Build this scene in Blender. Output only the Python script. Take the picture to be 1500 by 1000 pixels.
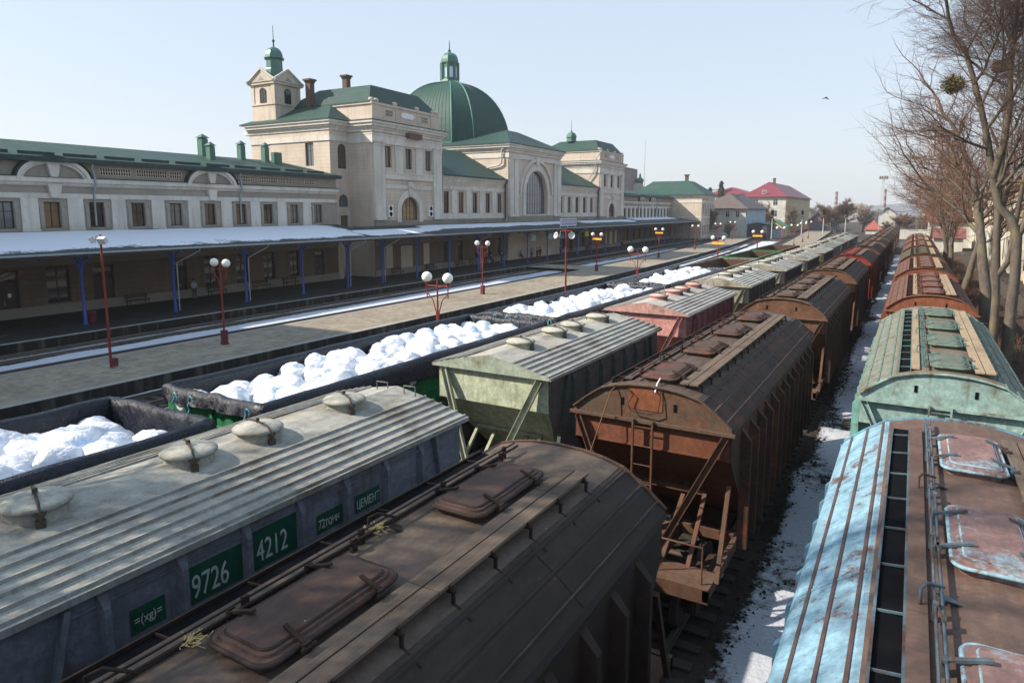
import bpy, math, random
from math import sin, cos, tan, pi, radians, atan2, hypot, sqrt
from mathutils import Vector, Matrix, noise
rnd = random.Random(7)
S = bpy.context.scene
for o in list(bpy.data.objects): bpy.data.objects.remove(o)

# ---------------------------------------------------------------- camera
PITCH, YAW = radians(8.065), radians(30.594)
cam = bpy.data.cameras.new('camera'); co = bpy.data.objects.new('camera', cam); S.collection.objects.link(co)
co.location = (0, 0, 8.0); co.rotation_euler = (pi/2 - PITCH, 0, YAW)
cam.sensor_width = 36; cam.lens = 36*988/1500; cam.shift_y = -50/1500
cam.clip_start = 0.1; cam.clip_end = 8000
S.camera = co
# ---------------------------------------------------------------- world, sun, exposure
SUN_AZ, SUN_EL = radians(236), radians(36)
w = bpy.data.worlds.new('World'); S.world = w; w.use_nodes = True
nt = w.node_tree; bg = nt.nodes['Background']; sk = nt.nodes.new('ShaderNodeTexSky')
sk.sky_type = 'NISHITA'; sk.sun_disc = False; sk.sun_elevation = SUN_EL; sk.sun_rotation = SUN_AZ
sk.air_density = 1.0; sk.dust_density = 2.2; sk.ozone_density = 1.6; sk.altitude = 200
# thin winter haze whitens the clear sky, most of all near the horizon
gm = nt.nodes.new('ShaderNodeTexCoord'); sx_ = nt.nodes.new('ShaderNodeSeparateXYZ'); nt.links.new(gm.outputs['Generated'], sx_.inputs[0])
mr = nt.nodes.new('ShaderNodeMapRange'); mr.inputs[1].default_value = 0; mr.inputs[2].default_value = .55; nt.links.new(sx_.outputs[2], mr.inputs[0])
hz_ = nt.nodes.new('ShaderNodeMix'); hz_.data_type = 'RGBA'; hz_.inputs[6].default_value = (5.3, 5.55, 5.75, 1); hz_.inputs[7].default_value = (3.6, 4.9, 6.5, 1); nt.links.new(mr.outputs[0], hz_.inputs[0])
mx_ = nt.nodes.new('ShaderNodeMix'); mx_.data_type = 'RGBA'; mx_.inputs[0].default_value = .72; nt.links.new(sk.outputs[0], mx_.inputs[6]); nt.links.new(hz_.outputs[2], mx_.inputs[7])
nt.links.new(mx_.outputs[2], bg.inputs[0]); bg.inputs[1].default_value = 0.102
sl = bpy.data.lights.new('sun', 'SUN'); sl.energy = 5.0; sl.angle = radians(0.6); sl.color = (1, .91, .78)
so = bpy.data.objects.new('sun', sl); S.collection.objects.link(so)
sd = Vector((sin(SUN_AZ)*cos(SUN_EL), cos(SUN_AZ)*cos(SUN_EL), sin(SUN_EL)))
so.rotation_euler = (-sd).to_track_quat('-Z', 'Y').to_euler(); so.location = (0, -30, 60)
S.view_settings.view_transform = 'Standard'; S.view_settings.look = 'None'
S.view_settings.exposure = 0.75; S.view_settings.gamma = 1
S.view_settings.use_curve_mapping = False
try:
    S.cycles.max_bounces = 6; S.cycles.transparent_max_bounces = 6; S.cycles.volume_bounces = 0
except Exception: pass

# ---------------------------------------------------------------- helpers
def link(o): S.collection.objects.link(o); return o
def tag(o, label=None, cat=None, group=None, kind=None):
    if label: o['label'] = label
    if cat: o['category'] = cat
    if group: o['group'] = group
    if kind: o['kind'] = kind
    return o
def empty(name, loc=(0, 0, 0), rz=0, label=None, cat=None, group=None):
    o = bpy.data.objects.new(name, None); link(o); o.location = loc; o.rotation_euler = (0, 0, rz)
    o.empty_display_size = .2
    return tag(o, label, cat, group)
def copy_tree(o, parent=None):
    c = o.copy(); link(c); c.parent = parent
    for ch in list(o.children): copy_tree(ch, c)
    return c

class MB:
    def __init__(s): s.v = []; s.f = []; s.sm = []
    def add(s, vs, fs, smooth=False):
        n = len(s.v); s.v += [tuple(p) for p in vs]
        for f in fs: s.f.append(tuple(i+n for i in f)); s.sm.append(smooth)
        return s
    def box(s, x0, y0, z0, x1, y1, z1):
        if x0 > x1: x0, x1 = x1, x0
        if y0 > y1: y0, y1 = y1, y0
        if z0 > z1: z0, z1 = z1, z0
        return s.add([(x0,y0,z0),(x1,y0,z0),(x1,y1,z0),(x0,y1,z0),(x0,y0,z1),(x1,y0,z1),(x1,y1,z1),(x0,y1,z1)],
              [(0,3,2,1),(4,5,6,7),(0,1,5,4),(1,2,6,5),(2,3,7,6),(3,0,4,7)])
    def quad(s, *p): return s.add(p, [tuple(range(len(p)))])
    def bar(s, p, q, w, h=None, up=(0,0,1)):
        h = h or w; p, q = Vector(p), Vector(q); d = (q-p)
        if d.length < 1e-6: return s
        d.normalize(); u = Vector(up)
        if abs(d.dot(u)) > .98: u = Vector((0,1,0)) if abs(d.y) < .9 else Vector((1,0,0))
        a = d.cross(u).normalized()*w/2; b = a.cross(d).normalized()*h/2
        vs = [p-a-b, p+a-b, p+a+b, p-a+b, q-a-b, q+a-b, q+a+b, q-a+b]
        return s.add(vs, [(0,1,2,3),(7,6,5,4),(0,4,5,1),(1,5,6,2),(2,6,7,3),(3,7,4,0)])
    def tube(s, pts, r, n=8, smooth=True, caps=True):
        pts = [Vector(p) for p in pts]; rs = r if isinstance(r, (list, tuple)) else [r]*len(pts)
        vs = []; k = len(pts); a = None
        for i, p in enumerate(pts):
            d = (pts[min(i+1,k-1)]-pts[max(i-1,0)]).normalized()
            if a is None:
                u = Vector((0,0,1)) if abs(d.z) < .9 else Vector((1,0,0)); a = d.cross(u).normalized()
            else:
                a = (a - d*a.dot(d));
                a = a.normalized() if a.length > 1e-5 else d.orthogonal().normalized()
            b = d.cross(a)
            for j in range(n):
                t = 2*pi*j/n; vs.append(p+(a*cos(t)+b*sin(t))*rs[i])
        fs = [(i*n+j, i*n+(j+1)%n, (i+1)*n+(j+1)%n, (i+1)*n+j) for i in range(k-1) for j in range(n)]
        s.add(vs, fs, smooth)
        if caps:
            s.add(vs[:n], [tuple(range(n))[::-1]]); s.add(vs[-n:], [tuple(range(n))])
        return s
    def lathe(s, prof, cx=0, cy=0, n=24, smooth=True, ph=0, sx=1, sy=1):
        vs = []; k = len(prof)
        for r, z in prof:
            for j in range(n):
                t = 2*pi*j/n+ph; vs.append((cx+r*cos(t)*sx, cy+r*sin(t)*sy, z))
        fs = [(i*n+j, i*n+(j+1)%n, (i+1)*n+(j+1)%n, (i+1)*n+j) for i in range(k-1) for j in range(n)]
        s.add(vs, fs, smooth)
        if prof[0][0] > 1e-4: s.add(vs[:n], [tuple(range(n))[::-1]])
        if prof[-1][0] > 1e-4: s.add(vs[-n:], [tuple(range(n))])
        return s
    def prism(s, poly, axis, a, b):
        n = len(poly)
        def P(p, t):
            return (t, p[0], p[1]) if axis == 'x' else ((p[0], t, p[1]) if axis == 'y' else (p[0], p[1], t))
        vs = [P(p, a) for p in poly]+[P(p, b) for p in poly]
        return s.add(vs, [tuple(range(n)), tuple(range(n, 2*n))[::-1]]+[(i, i+n, (i+1)%n+n, (i+1)%n) for i in range(n)])
    def sphere(s, c, r, n=16, m=10, sz=1):
        prof = [(max(r*sin(pi*i/m), 1e-5), c[2]-r*sz*cos(pi*i/m)) for i in range(m+1)]
        return s.lathe(prof, c[0], c[1], n)
    def mesh(s, name, recalc=True):
        me = bpy.data.meshes.new(name); me.from_pydata(s.v, [], s.f)
        if recalc:
            import bmesh
            bm = bmesh.new(); bm.from_mesh(me); bmesh.ops.recalc_face_normals(bm, faces=bm.faces); bm.to_mesh(me); bm.free()
        for p, sm in zip(me.polygons, s.sm): p.use_smooth = sm
        me.materials.append(None)
        return me
    def build(s, name, m, parent=None, recalc=True):
        return inst(s.mesh(name, recalc), name, m, parent)
def inst(me, name, m, parent=None):
    o = bpy.data.objects.new(name, me); link(o); o.parent = parent
    if not me.materials: me.materials.append(None)
    o.material_slots[0].link = 'OBJECT'; o.material_slots[0].material = m
    return o
CACHE = {}
def part(key, name, fn, m, parent):
    if key not in CACHE: CACHE[key] = fn().mesh(name)
    return inst(CACHE[key], name, m, parent)

# ---------------------------------------------------------------- materials
class NT:
    def __init__(s, name):
        s.m = bpy.data.materials.new(name); s.m.use_nodes = True; s.t = s.m.node_tree
        s.b = s.t.nodes['Principled BSDF']; s._c = None
    def n(s, ty, **k):
        nd = s.t.nodes.new(ty)
        for a, v in k.items():
            if a.startswith('i_'):
                key = a[2:]; key = int(key) if key.isdigit() else key.replace('_', ' ')
                nd.inputs[key].default_value = v
            else: setattr(nd, a, v)
        return nd
    def l(s, a, b): s.t.links.new(a, b)
    def coord(s, scale=(1,1,1), world=False):
        tc = s.n('ShaderNodeTexCoord'); mp = s.n('ShaderNodeMapping'); mp.inputs['Scale'].default_value = scale
        if world:
            g = s.n('ShaderNodeNewGeometry'); s.l(g.outputs['Position'], mp.inputs[0])
        else:
            oi = s.n('ShaderNodeObjectInfo'); ml = s.n('ShaderNodeVectorMath', operation='MULTIPLY_ADD')
            cb = s.n('ShaderNodeCombineXYZ')
            for i in range(3): s.l(oi.outputs['Random'], cb.inputs[i])
            ml.inputs[1].default_value = (37, 53, 71); s.l(cb.outputs[0], ml.inputs[0]); s.l(tc.outputs['Object'], ml.inputs[2])
            s.l(ml.outputs[0], mp.inputs[0])
        return mp.outputs[0]
    def noise(s, vec, scale, detail=6, rough=.6):
        nd = s.n('ShaderNodeTexNoise'); nd.inputs['Scale'].default_value = scale; nd.inputs['Detail'].default_value = detail
        nd.inputs['Roughness'].default_value = rough; s.l(vec, nd.inputs['Vector']); return nd.outputs['Fac']
    def ramp(s, fac, a, b, ca=0, cb_=1):
        nd = s.n('ShaderNodeMapRange'); nd.inputs[1].default_value = a; nd.inputs[2].default_value = b
        nd.inputs[3].default_value = ca; nd.inputs[4].default_value = cb_; s.l(fac, nd.inputs[0]); return nd.outputs[0]
    def mix(s, fac, a, b, blend='MIX'):
        nd = s.n('ShaderNodeMix', data_type='RGBA', blend_type=blend)
        for k, x in (('A', a), ('B', b)):
            i = nd.inputs[6 if k == 'A' else 7]
            if isinstance(x, tuple): i.default_value = x if len(x) == 4 else (*x, 1)
            else: s.l(x, i)
        if isinstance(fac, (int, float)): nd.inputs[0].default_value = fac
        else: s.l(fac, nd.inputs[0])
        return nd.outputs[2]
    def math(s, op, a, b=None):
        nd = s.n('ShaderNodeMath', operation=op)
        for i, x in enumerate((a, b)):
            if x is None: continue
            if isinstance(x, (int, float)): nd.inputs[i].default_value = x
            else: s.l(x, nd.inputs[i])
        return nd.outputs[0]
    def bump(s, h, strength=.3, dist=.02):
        nd = s.n('ShaderNodeBump'); nd.inputs['Strength'].default_value = strength; nd.inputs['Distance'].default_value = dist
        s.l(h, nd.inputs['Height'])
        if s._c is not None: s.l(s._c, nd.inputs['Normal'])
        s._c = nd.outputs[0]; s.l(s._c, s.b.inputs['Normal'])
    def done(s, col, rough=.8, metal=0, spec=.3):
        if isinstance(col, tuple): s.b.inputs['Base Color'].default_value = (*col, 1)
        else: s.l(col, s.b.inputs['Base Color'])
        if isinstance(rough, (int, float)): s.b.inputs['Roughness'].default_value = rough
        else: s.l(rough, s.b.inputs['Roughness'])
        s.b.inputs['Metallic'].default_value = metal; s.b.inputs['Specular IOR Level'].default_value = spec
        return s.m
def up_mask(t, lo=.75, hi=.95):
    g = t.n('ShaderNodeNewGeometry'); sp = t.n('ShaderNodeSeparateXYZ'); t.l(g.outputs['Normal'], sp.inputs[0])
    return t.ramp(sp.outputs[2], lo, hi)
MC = {}
def weathered(name, base, rust=(.16,.06,.03), dust=None, rust_lo=.55, rust_hi=.7, dust_amt=.6, rough=.7, scale=1.3, streak=True, bump=.25, spots=0):
    """painted steel: noise-shaped rust patches, thin vertical streaks, dust lying on upward faces"""
    if name in MC: return MC[name]
    t = NT(name); c = t.coord()
    big = t.noise(c, scale, 9, .65); fine = t.noise(c, scale*9, 8, .78); mid = t.noise(t.coord((1.3, .5, 1.0)), scale*3.2, 9, .72)
    col = t.mix(t.ramp(fine, .3, .72), tuple(x*.62 for x in base), tuple(min(1, x*1.28) for x in base))
    col = t.mix(t.ramp(mid, .40, .60, 0, .55), col, tuple(x*.42+.003 for x in base))
    edge = t.math('ADD', big, t.math('MULTIPLY', t.math('SUBTRACT', fine, .5), .42))
    col = t.mix(t.ramp(edge, rust_lo, rust_hi), col, t.mix(t.ramp(fine, .35, .7), tuple(x*.5 for x in rust), rust))
    if streak:
        c2 = t.coord((3.5, 3.5, .35)); st = t.noise(c2, 2.2, 6, .65)
        col = t.mix(t.ramp(st, .54, .78, 0, .65), col, tuple(x*.5 for x in rust))
        s3 = t.noise(t.coord((.35, 5.5, .35)), 1.5, 6, .65)                # wash marks running across the roof towards the eaves
        col = t.mix(t.ramp(s3, .52, .75, 0, .5), col, tuple(x*.5 for x in base))
    if dust:
        dn = t.noise(t.coord((1.0, .28, 1)), 2.4, 9, .75); dn2 = t.noise(c, 22, 5, .8)
        f = t.math('MULTIPLY', up_mask(t), t.ramp(t.math('ADD', dn, t.math('MULTIPLY', t.math('SUBTRACT', dn2, .5), .35)), .34, .60, 0, dust_amt))
        col = t.mix(f, col, t.mix(t.ramp(fine, .3, .7), tuple(x*.68 for x in dust), tuple(x*1.1 for x in dust)))
    if spots:
        v = t.n('ShaderNodeTexVoronoi'); v.inputs['Scale'].default_value = 5.5; t.l(c, v.inputs['Vector'])
        f = t.math('MULTIPLY', up_mask(t), t.ramp(v.outputs['Distance'], .03, .055, spots, 0))
        f = t.math('MULTIPLY', f, t.ramp(big, .45, .55)); col = t.mix(f, col, (.50, .49, .45))
    t.bump(fine, bump, .012); t.bump(t.noise(c, .9, 4, .5), .5, .10)
    MC[name] = t.done(col, t.ramp(fine, .3, .7, rough-.08, rough+.16), 0, .22); return MC[name]
def plain(name, col, rough=.6, var=.15, scale=6, metal=0, spec=.4, bump=.1):
    if name in MC: return MC[name]
    t = NT(name); c = t.coord(); f = t.noise(c, scale, 6, .65)
    cc = t.mix(t.ramp(f, .3, .7), tuple(x*(1-var) for x in col), tuple(min(1, x*(1+var)) for x in col))
    if bump: t.bump(f, bump, .01)
    MC[name] = t.done(cc, rough, metal, spec); return MC[name]

def stucco(name, base, lines=True):
    t = NT(name); c = t.coord(); f = t.noise(c, .35, 8, .6); g = t.noise(c, 5, 6, .7)
    col = t.mix(t.ramp(f, .38, .62), tuple(x*.80 for x in base), base)
    col = t.mix(t.ramp(g, .2, .8, 0, .25), col, tuple(x*.75 for x in base))
    st = t.noise(t.coord((1.1, 1.1, .1)), 1.6, 5, .6); col = t.mix(t.ramp(st, .50, .78, 0, .5), col, (.24, .20, .165)); d_ = t.noise(c, 1.1, 8, .7); col = t.mix(t.ramp(d_, .58, .70, 0, .3), col, (.26, .22, .18))
    if lines:
        tc = t.n('ShaderNodeTexCoord'); sp = t.n('ShaderNodeSeparateXYZ'); t.l(tc.outputs['Object'], sp.inputs[0])
        m = t.math('PINGPONG', sp.outputs[2], .21); gr = t.ramp(m, 0, .022, 0, 1)
        col = t.mix(gr, tuple(x*.62 for x in base), col); t.bump(gr, .6, .02)
    t.bump(g, .15, .01)
    return t.done(col, .85, 0, .2)
M = {}
M['wall'] = stucco('stucco', (.61, .51, .415)); M['wall_plain'] = stucco('stucco_plain', (.60, .505, .41), False)
M['wall_shade'] = stucco('canopy_shade_stucco', (.17, .12, .08)); M['trim_shade'] = stucco('canopy_shade_trim', (.24, .20, .15), False)  # shade under the canopy is put into these darker wall and trim colours
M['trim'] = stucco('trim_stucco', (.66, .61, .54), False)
M['plinth'] = stucco('plinth_stucco', (.27, .24, .20), False)
M['wallgrey'] = stucco('grey_stucco', (.35, .31, .265), False)
M['glass'] = None
def glass(name, tint=(.012, .014, .018)):
    t = NT(name); c = t.coord(); f = t.noise(c, .8, 2, .5); t.bump(f, .06, .05)
    return t.done(tint, .06, 0, .9)
M['glass'] = glass('window_glass')
M['glass_amber_reflect'] = glass('window_glass_amber_reflect', (.10, .062, .03)); M['glass_grey'] = glass('window_glass_grey', (.10, .11, .12))  # amber pane tint paints in the reflection of the sunlit building opposite
M['frame'] = plain('dark_brown_frame', (.035, .022, .018), .6)
M['white'] = plain('white_paint', (.7, .7, .68), .5)
def greenroof(name, base, axis=1, pitch=.55):
    t = NT(name); c = t.coord(); f = t.noise(c, .5, 8, .6); g = t.noise(c, 6, 5, .7)
    col = t.mix(t.ramp(f, .3, .7), tuple(x*.75 for x in base), base)
    col = t.mix(t.ramp(g, .5, .8, 0, .5), col, (.12, .115, .085)); st = t.noise(t.coord((.3, 1.5, 1)), .9, 6, .65); col = t.mix(t.ramp(st, .5, .7, 0, .5), col, (.10, .10, .08))
    tc = t.n('ShaderNodeTexCoord'); sp = t.n('ShaderNodeSeparateXYZ'); t.l(tc.outputs['Object'], sp.inputs[0])
    if axis is not None:
        m = t.math('PINGPONG', sp.outputs[axis], pitch/2); h = t.ramp(m, 0, .09, 1, 0)
        t.bump(h, .9, .05); col = t.mix(h, col, tuple(x*.4 for x in base))
    t.bump(g, .1, .01)
    return t.done(col, .6, 0, .3)
GR = (.021, .070, .055)
M['roofS'] = greenroof('green_sheet_roof_seams', GR, 1, .5); M['roofU'] = greenroof('green_sheet_roof_cross_seams', GR, 0, .5)
M['green'] = greenroof('green_sheet_metal', GR, None); M['flash'] = greenroof('dark_green_flashing', (.018, .045, .045), None)
M['duct'] = plain('vent_duct_green', (.055, .145, .11), .5)
M['zinc'] = plain('pale_zinc', (.28, .30, .32), .5, metal=.2)
M['blue'] = plain('cobalt_column_paint', (.02, .06, .27), .5)
M['red'] = weathered('lamp_red_paint', (.27, .04, .03), (.12, .03, .025), rust_lo=.6, rust_hi=.75, scale=4)
M['globe'] = plain('opal_globe', (.80, .78, .70), .35, .04)
M['dark'] = plain('dark_void', (.006, .006, .007), .95, spec=.05)
M['steel'] = plain('rail_steel', (.16, .13, .11), .45, metal=.5)
M['railtop'] = plain('rail_polished', (.45, .45, .46), .3, metal=.9)
M['under'] = weathered('underframe_steel', (.045, .035, .03), (.09, .045, .03), rust_lo=.45, rust_hi=.7)
M['wheel'] = plain('wheel_steel', (.07, .05, .045), .6, metal=.3)
M['brick'] = plain('chimney_brick', (.12, .07, .055), .9, .3, 12)
def snow(name='snow', dirt=.35, lo=.52, hi=.66):
    t = NT(name); c = t.coord(world=True); f = t.noise(c, .9, 9, .7); g = t.noise(c, 9, 6, .7)
    col = t.mix(t.ramp(g, .3, .7), (.62, .64, .68), (.80, .81, .83))
    e = t.math('ADD', f, t.math('MULTIPLY', t.math('SUBTRACT', g, .5), .5))
    col = t.mix(t.ramp(e, lo, hi, 0, dirt), col, (.12, .10, .085))
    t.bump(f, .5, .1); t.bump(g, .5, .03)
    return t.done(col, .7, 0, .25)
M['snow'] = snow()
M['snowclean'] = snow('clean_snow', .1)
def snow_edge(name='ragged_snow', a=(.36, .38, .43), b=(.55, .57, .62)):
    t = NT(name); c = t.coord(world=True); g = t.noise(c, 3.2, 9, .72); k = t.noise(c, 14, 6, .7)
    at = t.n('ShaderNodeAttribute', attribute_name='cover'); e = t.math('ADD', at.outputs['Fac'], t.math('MULTIPLY', t.math('SUBTRACT', g, .5), 1.5))
    e2 = t.math('ADD', e, t.math('MULTIPLY', t.math('SUBTRACT', k, .5), .5))
    col = t.mix(t.ramp(e2, .02, .30), (.07, .06, .05), t.mix(t.ramp(k, .3, .7), a, b))
    t.bump(g, .6, .08); t.bump(k, .5, .03)
    m_ = t.done(col, .8, 0, .2); out = t.t.nodes['Material Output']; tr = t.n('ShaderNodeBsdfTransparent'); ms = t.n('ShaderNodeMixShader')
    t.l(t.ramp(e2, 0, .015), ms.inputs[0]); t.l(tr.outputs[0], ms.inputs[1]); t.l(t.b.outputs[0], ms.inputs[2]); t.l(ms.outputs[0], out.inputs[0]); return m_
M['snowedge'] = snow_edge(); M['snowroof'] = snow_edge('ragged_roof_snow', (.60, .62, .68), (.78, .79, .82))
M['rusttarp'] = None
def tarp():
    t = NT('black_plastic_sheet'); c = t.coord(); f = t.noise(t.coord((1, .6, .35)), 4, 8, .7); g = t.noise(c, 11, 6, .7)
    t.bump(f, 1.0, .09); t.bump(g, .8, .02)
    return t.done(t.mix(t.ramp(g, .4, .7), (.006, .008, .016), (.016, .019, .032)), .27, 0, .45)
M['tarp'] = tarp()
def bagmat(name, tint):
    t = NT(name); c = t.coord(); f = t.noise(c, 2.0, 8, .65); w_ = t.n('ShaderNodeTexNoise'); w_.inputs['Scale'].default_value = 2.5; t.l(c, w_.inputs['Vector'])
    ad = t.n('ShaderNodeVectorMath', operation='MULTIPLY_ADD'); t.l(w_.outputs['Color'], ad.inputs[0]); ad.inputs[1].default_value = (.7, .7, .7); t.l(c, ad.inputs[2])
    v = t.n('ShaderNodeTexVoronoi'); v.feature = 'DISTANCE_TO_EDGE'; v.inputs['Scale'].default_value = 3.2; t.l(ad.outputs[0], v.inputs['Vector'])
    v2 = t.n('ShaderNodeTexVoronoi'); v2.feature = 'DISTANCE_TO_EDGE'; v2.inputs['Scale'].default_value = 8; t.l(ad.outputs[0], v2.inputs['Vector'])
    t.bump(t.ramp(v.outputs['Distance'], 0, .3), .25, .05); t.bump(t.ramp(v2.outputs['Distance'], 0, .3), .06, .02); t.bump(f, .3, .04)
    col = t.mix(t.ramp(f, .34, .56), (.50, .55, .68), (.85, .85, .86))
    col = t.mix(t.ramp(t.noise(c, 1.3, 5, .6), .56, .66, 0, .6), col, tint)
    return t.done(col, t.ramp(f, .4, .6, .18, .5), 0, .6)
BAG = [bagmat('white_film', (.80, .72, .68)), bagmat('white_film_blue', (.18, .48, .80)), bagmat('white_film_grey', (.62, .62, .66))]
def asphalt(name, a, b, s=1.0):
    t = NT(name); c = t.coord(world=True); f = t.noise(c, .25*s, 8, .6); g = t.noise(c, 25, 4, .7); k = t.noise(c, 2.0, 8, .7)
    col = t.mix(t.ramp(f, .35, .65), a, b); col = t.mix(t.ramp(k, .44, .66, 0, .7), col, tuple(x*.5 for x in a))
    br = t.n('ShaderNodeTexBrick'); br.inputs['Scale'].default_value = 1.0; br.inputs['Mortar Size'].default_value = .012
    br.inputs['Brick Width'].default_value = .5; br.inputs['Row Height'].default_value = .5
    t.l(c, br.inputs['Vector']); br.inputs['Color1'].default_value = (1,1,1,1); br.inputs['Color2'].default_value = (.74,.74,.75,1); br.inputs['Mortar'].default_value = (.5,.48,.46,1)
    col = t.mix(.8, col, br.outputs['Color'], 'MULTIPLY')
    t.bump(g, .4, .01)
    return t.done(col, .85, 0, .25)
M['plat'] = asphalt('platform_paving', (.25, .21, .16), (.34, .29, .22)); M['plat1'] = asphalt('station_platform_asphalt', (.022, .02, .019), (.035, .032, .03))
M['kerb'] = stucco('kerb_concrete', (.30, .285, .26), False); M['edge'] = stucco('dark_platform_edge', (.020, .018, .016), False)  # platform side faces get a near-black tone, far darker than the kerb
def ground():
    t = NT('ballast_ground'); c = t.coord(world=True); f = t.noise(c, .12, 9, .65); g = t.noise(c, 6, 8, .75); k = t.noise(t.coord((1.6, .25, 1), world=True), .8, 8, .7)
    col = t.mix(t.ramp(g, .3, .7), (.014, .011, .009), (.055, .044, .036))
    col = t.mix(t.ramp(f, .45, .7, 0, .6), col, (.13, .10, .07))
    e = t.math('ADD', k, t.math('MULTIPLY', t.math('SUBTRACT', g, .5), .3))
    col = t.mix(t.ramp(e, .63, .70, 0, .9), col, (.62, .64, .68))
    t.bump(g, .9, .05)
    return t.done(col, .95, 0, .2)
M['ground'] = ground()
M['sleeper'] = plain('sleeper_wood', (.045, .036, .03), .9, .35, 5)
def bark(name, a, b):
    t = NT(name); c = t.coord((1, 1, .35)); f = t.noise(c, 5, 8, .75); g = t.noise(t.coord(), .8, 4, .6)
    col = t.mix(t.ramp(f, .3, .7), a, b); col = t.mix(t.ramp(g, .5, .7, 0, .5), col, (.20, .17, .08))
    t.bump(f, .8, .04); return t.done(col, .9, 0, .2)
M['bark'] = bark('grey_bark', (.05, .041, .033), (.15, .125, .10)); M['twig'] = plain('red_brown_twigs', (.14, .075, .05), .9, .3)
M['twigfar'] = plain('tan_far_twigs', (.20, .145, .105), .9, .3); M['twigd'] = plain('dark_twigs', (.095, .06, .045), .9, .3)
M['rusty'] = weathered('rusty_metal', (.16, .075, .045), (.24, .09, .04), rust_lo=.4, rust_hi=.65)
M['wood'] = None
def wood(name, a, b):
    t = NT(name); f = t.noise(t.coord((9, .5, 9)), 2.5, 8, .7); c = t.coord(); g = t.noise(c, 1.2, 6, .7)
    col = t.mix(t.ramp(f, .3, .7), a, b); col = t.mix(t.ramp(g, .5, .72, 0, .6), col, tuple(x*.5 for x in a)); t.bump(f, .6, .01)
    return t.done(col, .9, 0, .15)
M['wood'] = wood('weathered_planks', (.085, .062, .048), (.165, .122, .092)); M['woodtan'] = wood('tan_planks', (.24, .17, .11), (.36, .28, .19))
M['whiteletter'] = weathered('white_lettering', (.52, .54, .52), (.10, .20, .14), rust_lo=.58, rust_hi=.68, scale=6)
M['signgreen'] = weathered('green_number_panel', (.010, .075, .042), (.03, .045, .04), rust_lo=.52, rust_hi=.8, scale=5)
M['yellow'] = plain('yellow_sign', (.65, .36, .02), .5)

# ---------------------------------------------------------------- text
def text_mesh(body, size, name, m, parent, loc, rot, align='LEFT', sx=1.0, extr=.004):
    cu = bpy.data.curves.new('text', 'FONT'); cu.body = body; cu.size = size; cu.extrude = extr; cu.align_x = align
    o = bpy.data.objects.new('text', cu); link(o); bpy.context.view_layer.update()
    me = bpy.data.meshes.new_from_object(o.evaluated_get(bpy.context.evaluated_depsgraph_get()))
    bpy.data.objects.remove(o); me.materials.clear(); me.materials.append(None)
    r = inst(me, name, m, parent); r.location = loc; r.rotation_euler = rot; r.scale = (sx, 1, 1); return r
# ================================================================ ground, tracks, platforms
def struct(o): o['kind'] = 'structure'; return o
A = radians(1.7316)          # station heading against the rails
def c2(Y): return 0 if Y < 25 else (-.00032*(Y-25)**2 if Y < 200 else -.00032*175**2-.112*(Y-200))
def p1(Y): return (-44.55 - Y*sin(A))/cos(A)               # kerb of platform by the building
def p2f(Y): return -36.95 + c2(Y)
def p2n(Y): return -30.45 + c2(Y)
def p3f(Y): return -21.3 + c2(Y)*.75
def p3n(Y): return -16.7 + c2(Y)*.55
def frange(a, b, st):
    n = max(1, int(round((b-a)/st))); return [a+(b-a)*i/n for i in range(n+1)]
m = MB()
gx = [-1800, -400, -150, 0, 6, 9, 14, 60, 400, 1500]; gy = [-300, -60, 0, 120, 260, 600, 1500, 2600]
def gz(x, y):
    if x >= 2.4 and x < 1400: return {6: .35, 9: .7, 14: .8, 60: .9, 400: .8}.get(x, 0)-.34
    return -.34
m.add([(x, y, gz(x, y)) for y in gy for x in gx], [(j*len(gx)+i, j*len(gx)+i+1, (j+1)*len(gx)+i+1, (j+1)*len(gx)+i) for j in range(len(gy)-1) for i in range(len(gx)-1)])
g = struct(m.build('ground', M['ground']))
# hills on the horizon
m = MB(); vs = []; n = 60
for j in range(5):
    for i in range(n+1):
        x = -900+1500*i/n; h = [0, .55, 1, .6, 0][j]*(18+26*noise.noise(Vector((x*.004, 0, 3.3)))+14*math.exp(-((x+30)/110)**2))
        vs.append((x, 1900+j*90, max(h, -1)-1))
m.add(vs, [(j*(n+1)+i, j*(n+1)+i+1, (j+1)*(n+1)+i+1, (j+1)*(n+1)+i) for j in range(4) for i in range(n)], True)
struct(m.build('hills', plain('far_hill', (.10, .11, .12), .9)))

def strip(name, fa, fb, z, ys, mat, zb=None):
    m = MB(); n = len(ys)
    m.add([(f(y), y, z) for y in ys for f in (fa, fb)], [(2*i, 2*i+1, 2*i+3, 2*i+2) for i in range(n-1)])
    if zb is not None:
        o_ = m.build(name, mat); m = MB(); name, mat = name+'_face', M['edge']; struct(o_)
        for f in (fa, fb): m.add([p for y in ys for p in ((f(y), y, z), (f(y), y, zb))], [(2*i, 2*i+1, 2*i+3, 2*i+2) for i in range(n-1)])
        m.quad((fa(ys[0]), ys[0], z), (fb(ys[0]), ys[0], z), (fb(ys[0]), ys[0], zb), (fa(ys[0]), ys[0], zb))
        m.quad((fa(ys[-1]), ys[-1], z), (fb(ys[-1]), ys[-1], z), (fb(ys[-1]), ys[-1], zb), (fa(ys[-1]), ys[-1], zb))
    return struct(m.build(name, mat))
ys = frange(-40, 420, 10)
strip('platform', lambda y: p2f(y)+.35, lambda y: p2n(y)-.5, .3, ys, M['plat'])
strip('kerb', lambda y: p2n(y)-.5, lambda y: p2n(y), .305, ys, M['kerb'], -.34)
strip('kerb', lambda y: p2f(y), lambda y: p2f(y)+.35, .305, ys, M['kerb'], -.34)
strip('platform', lambda y: p3f(y)+.3, lambda y: p3n(y)-.3, .3, ys, M['plat'])
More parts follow.
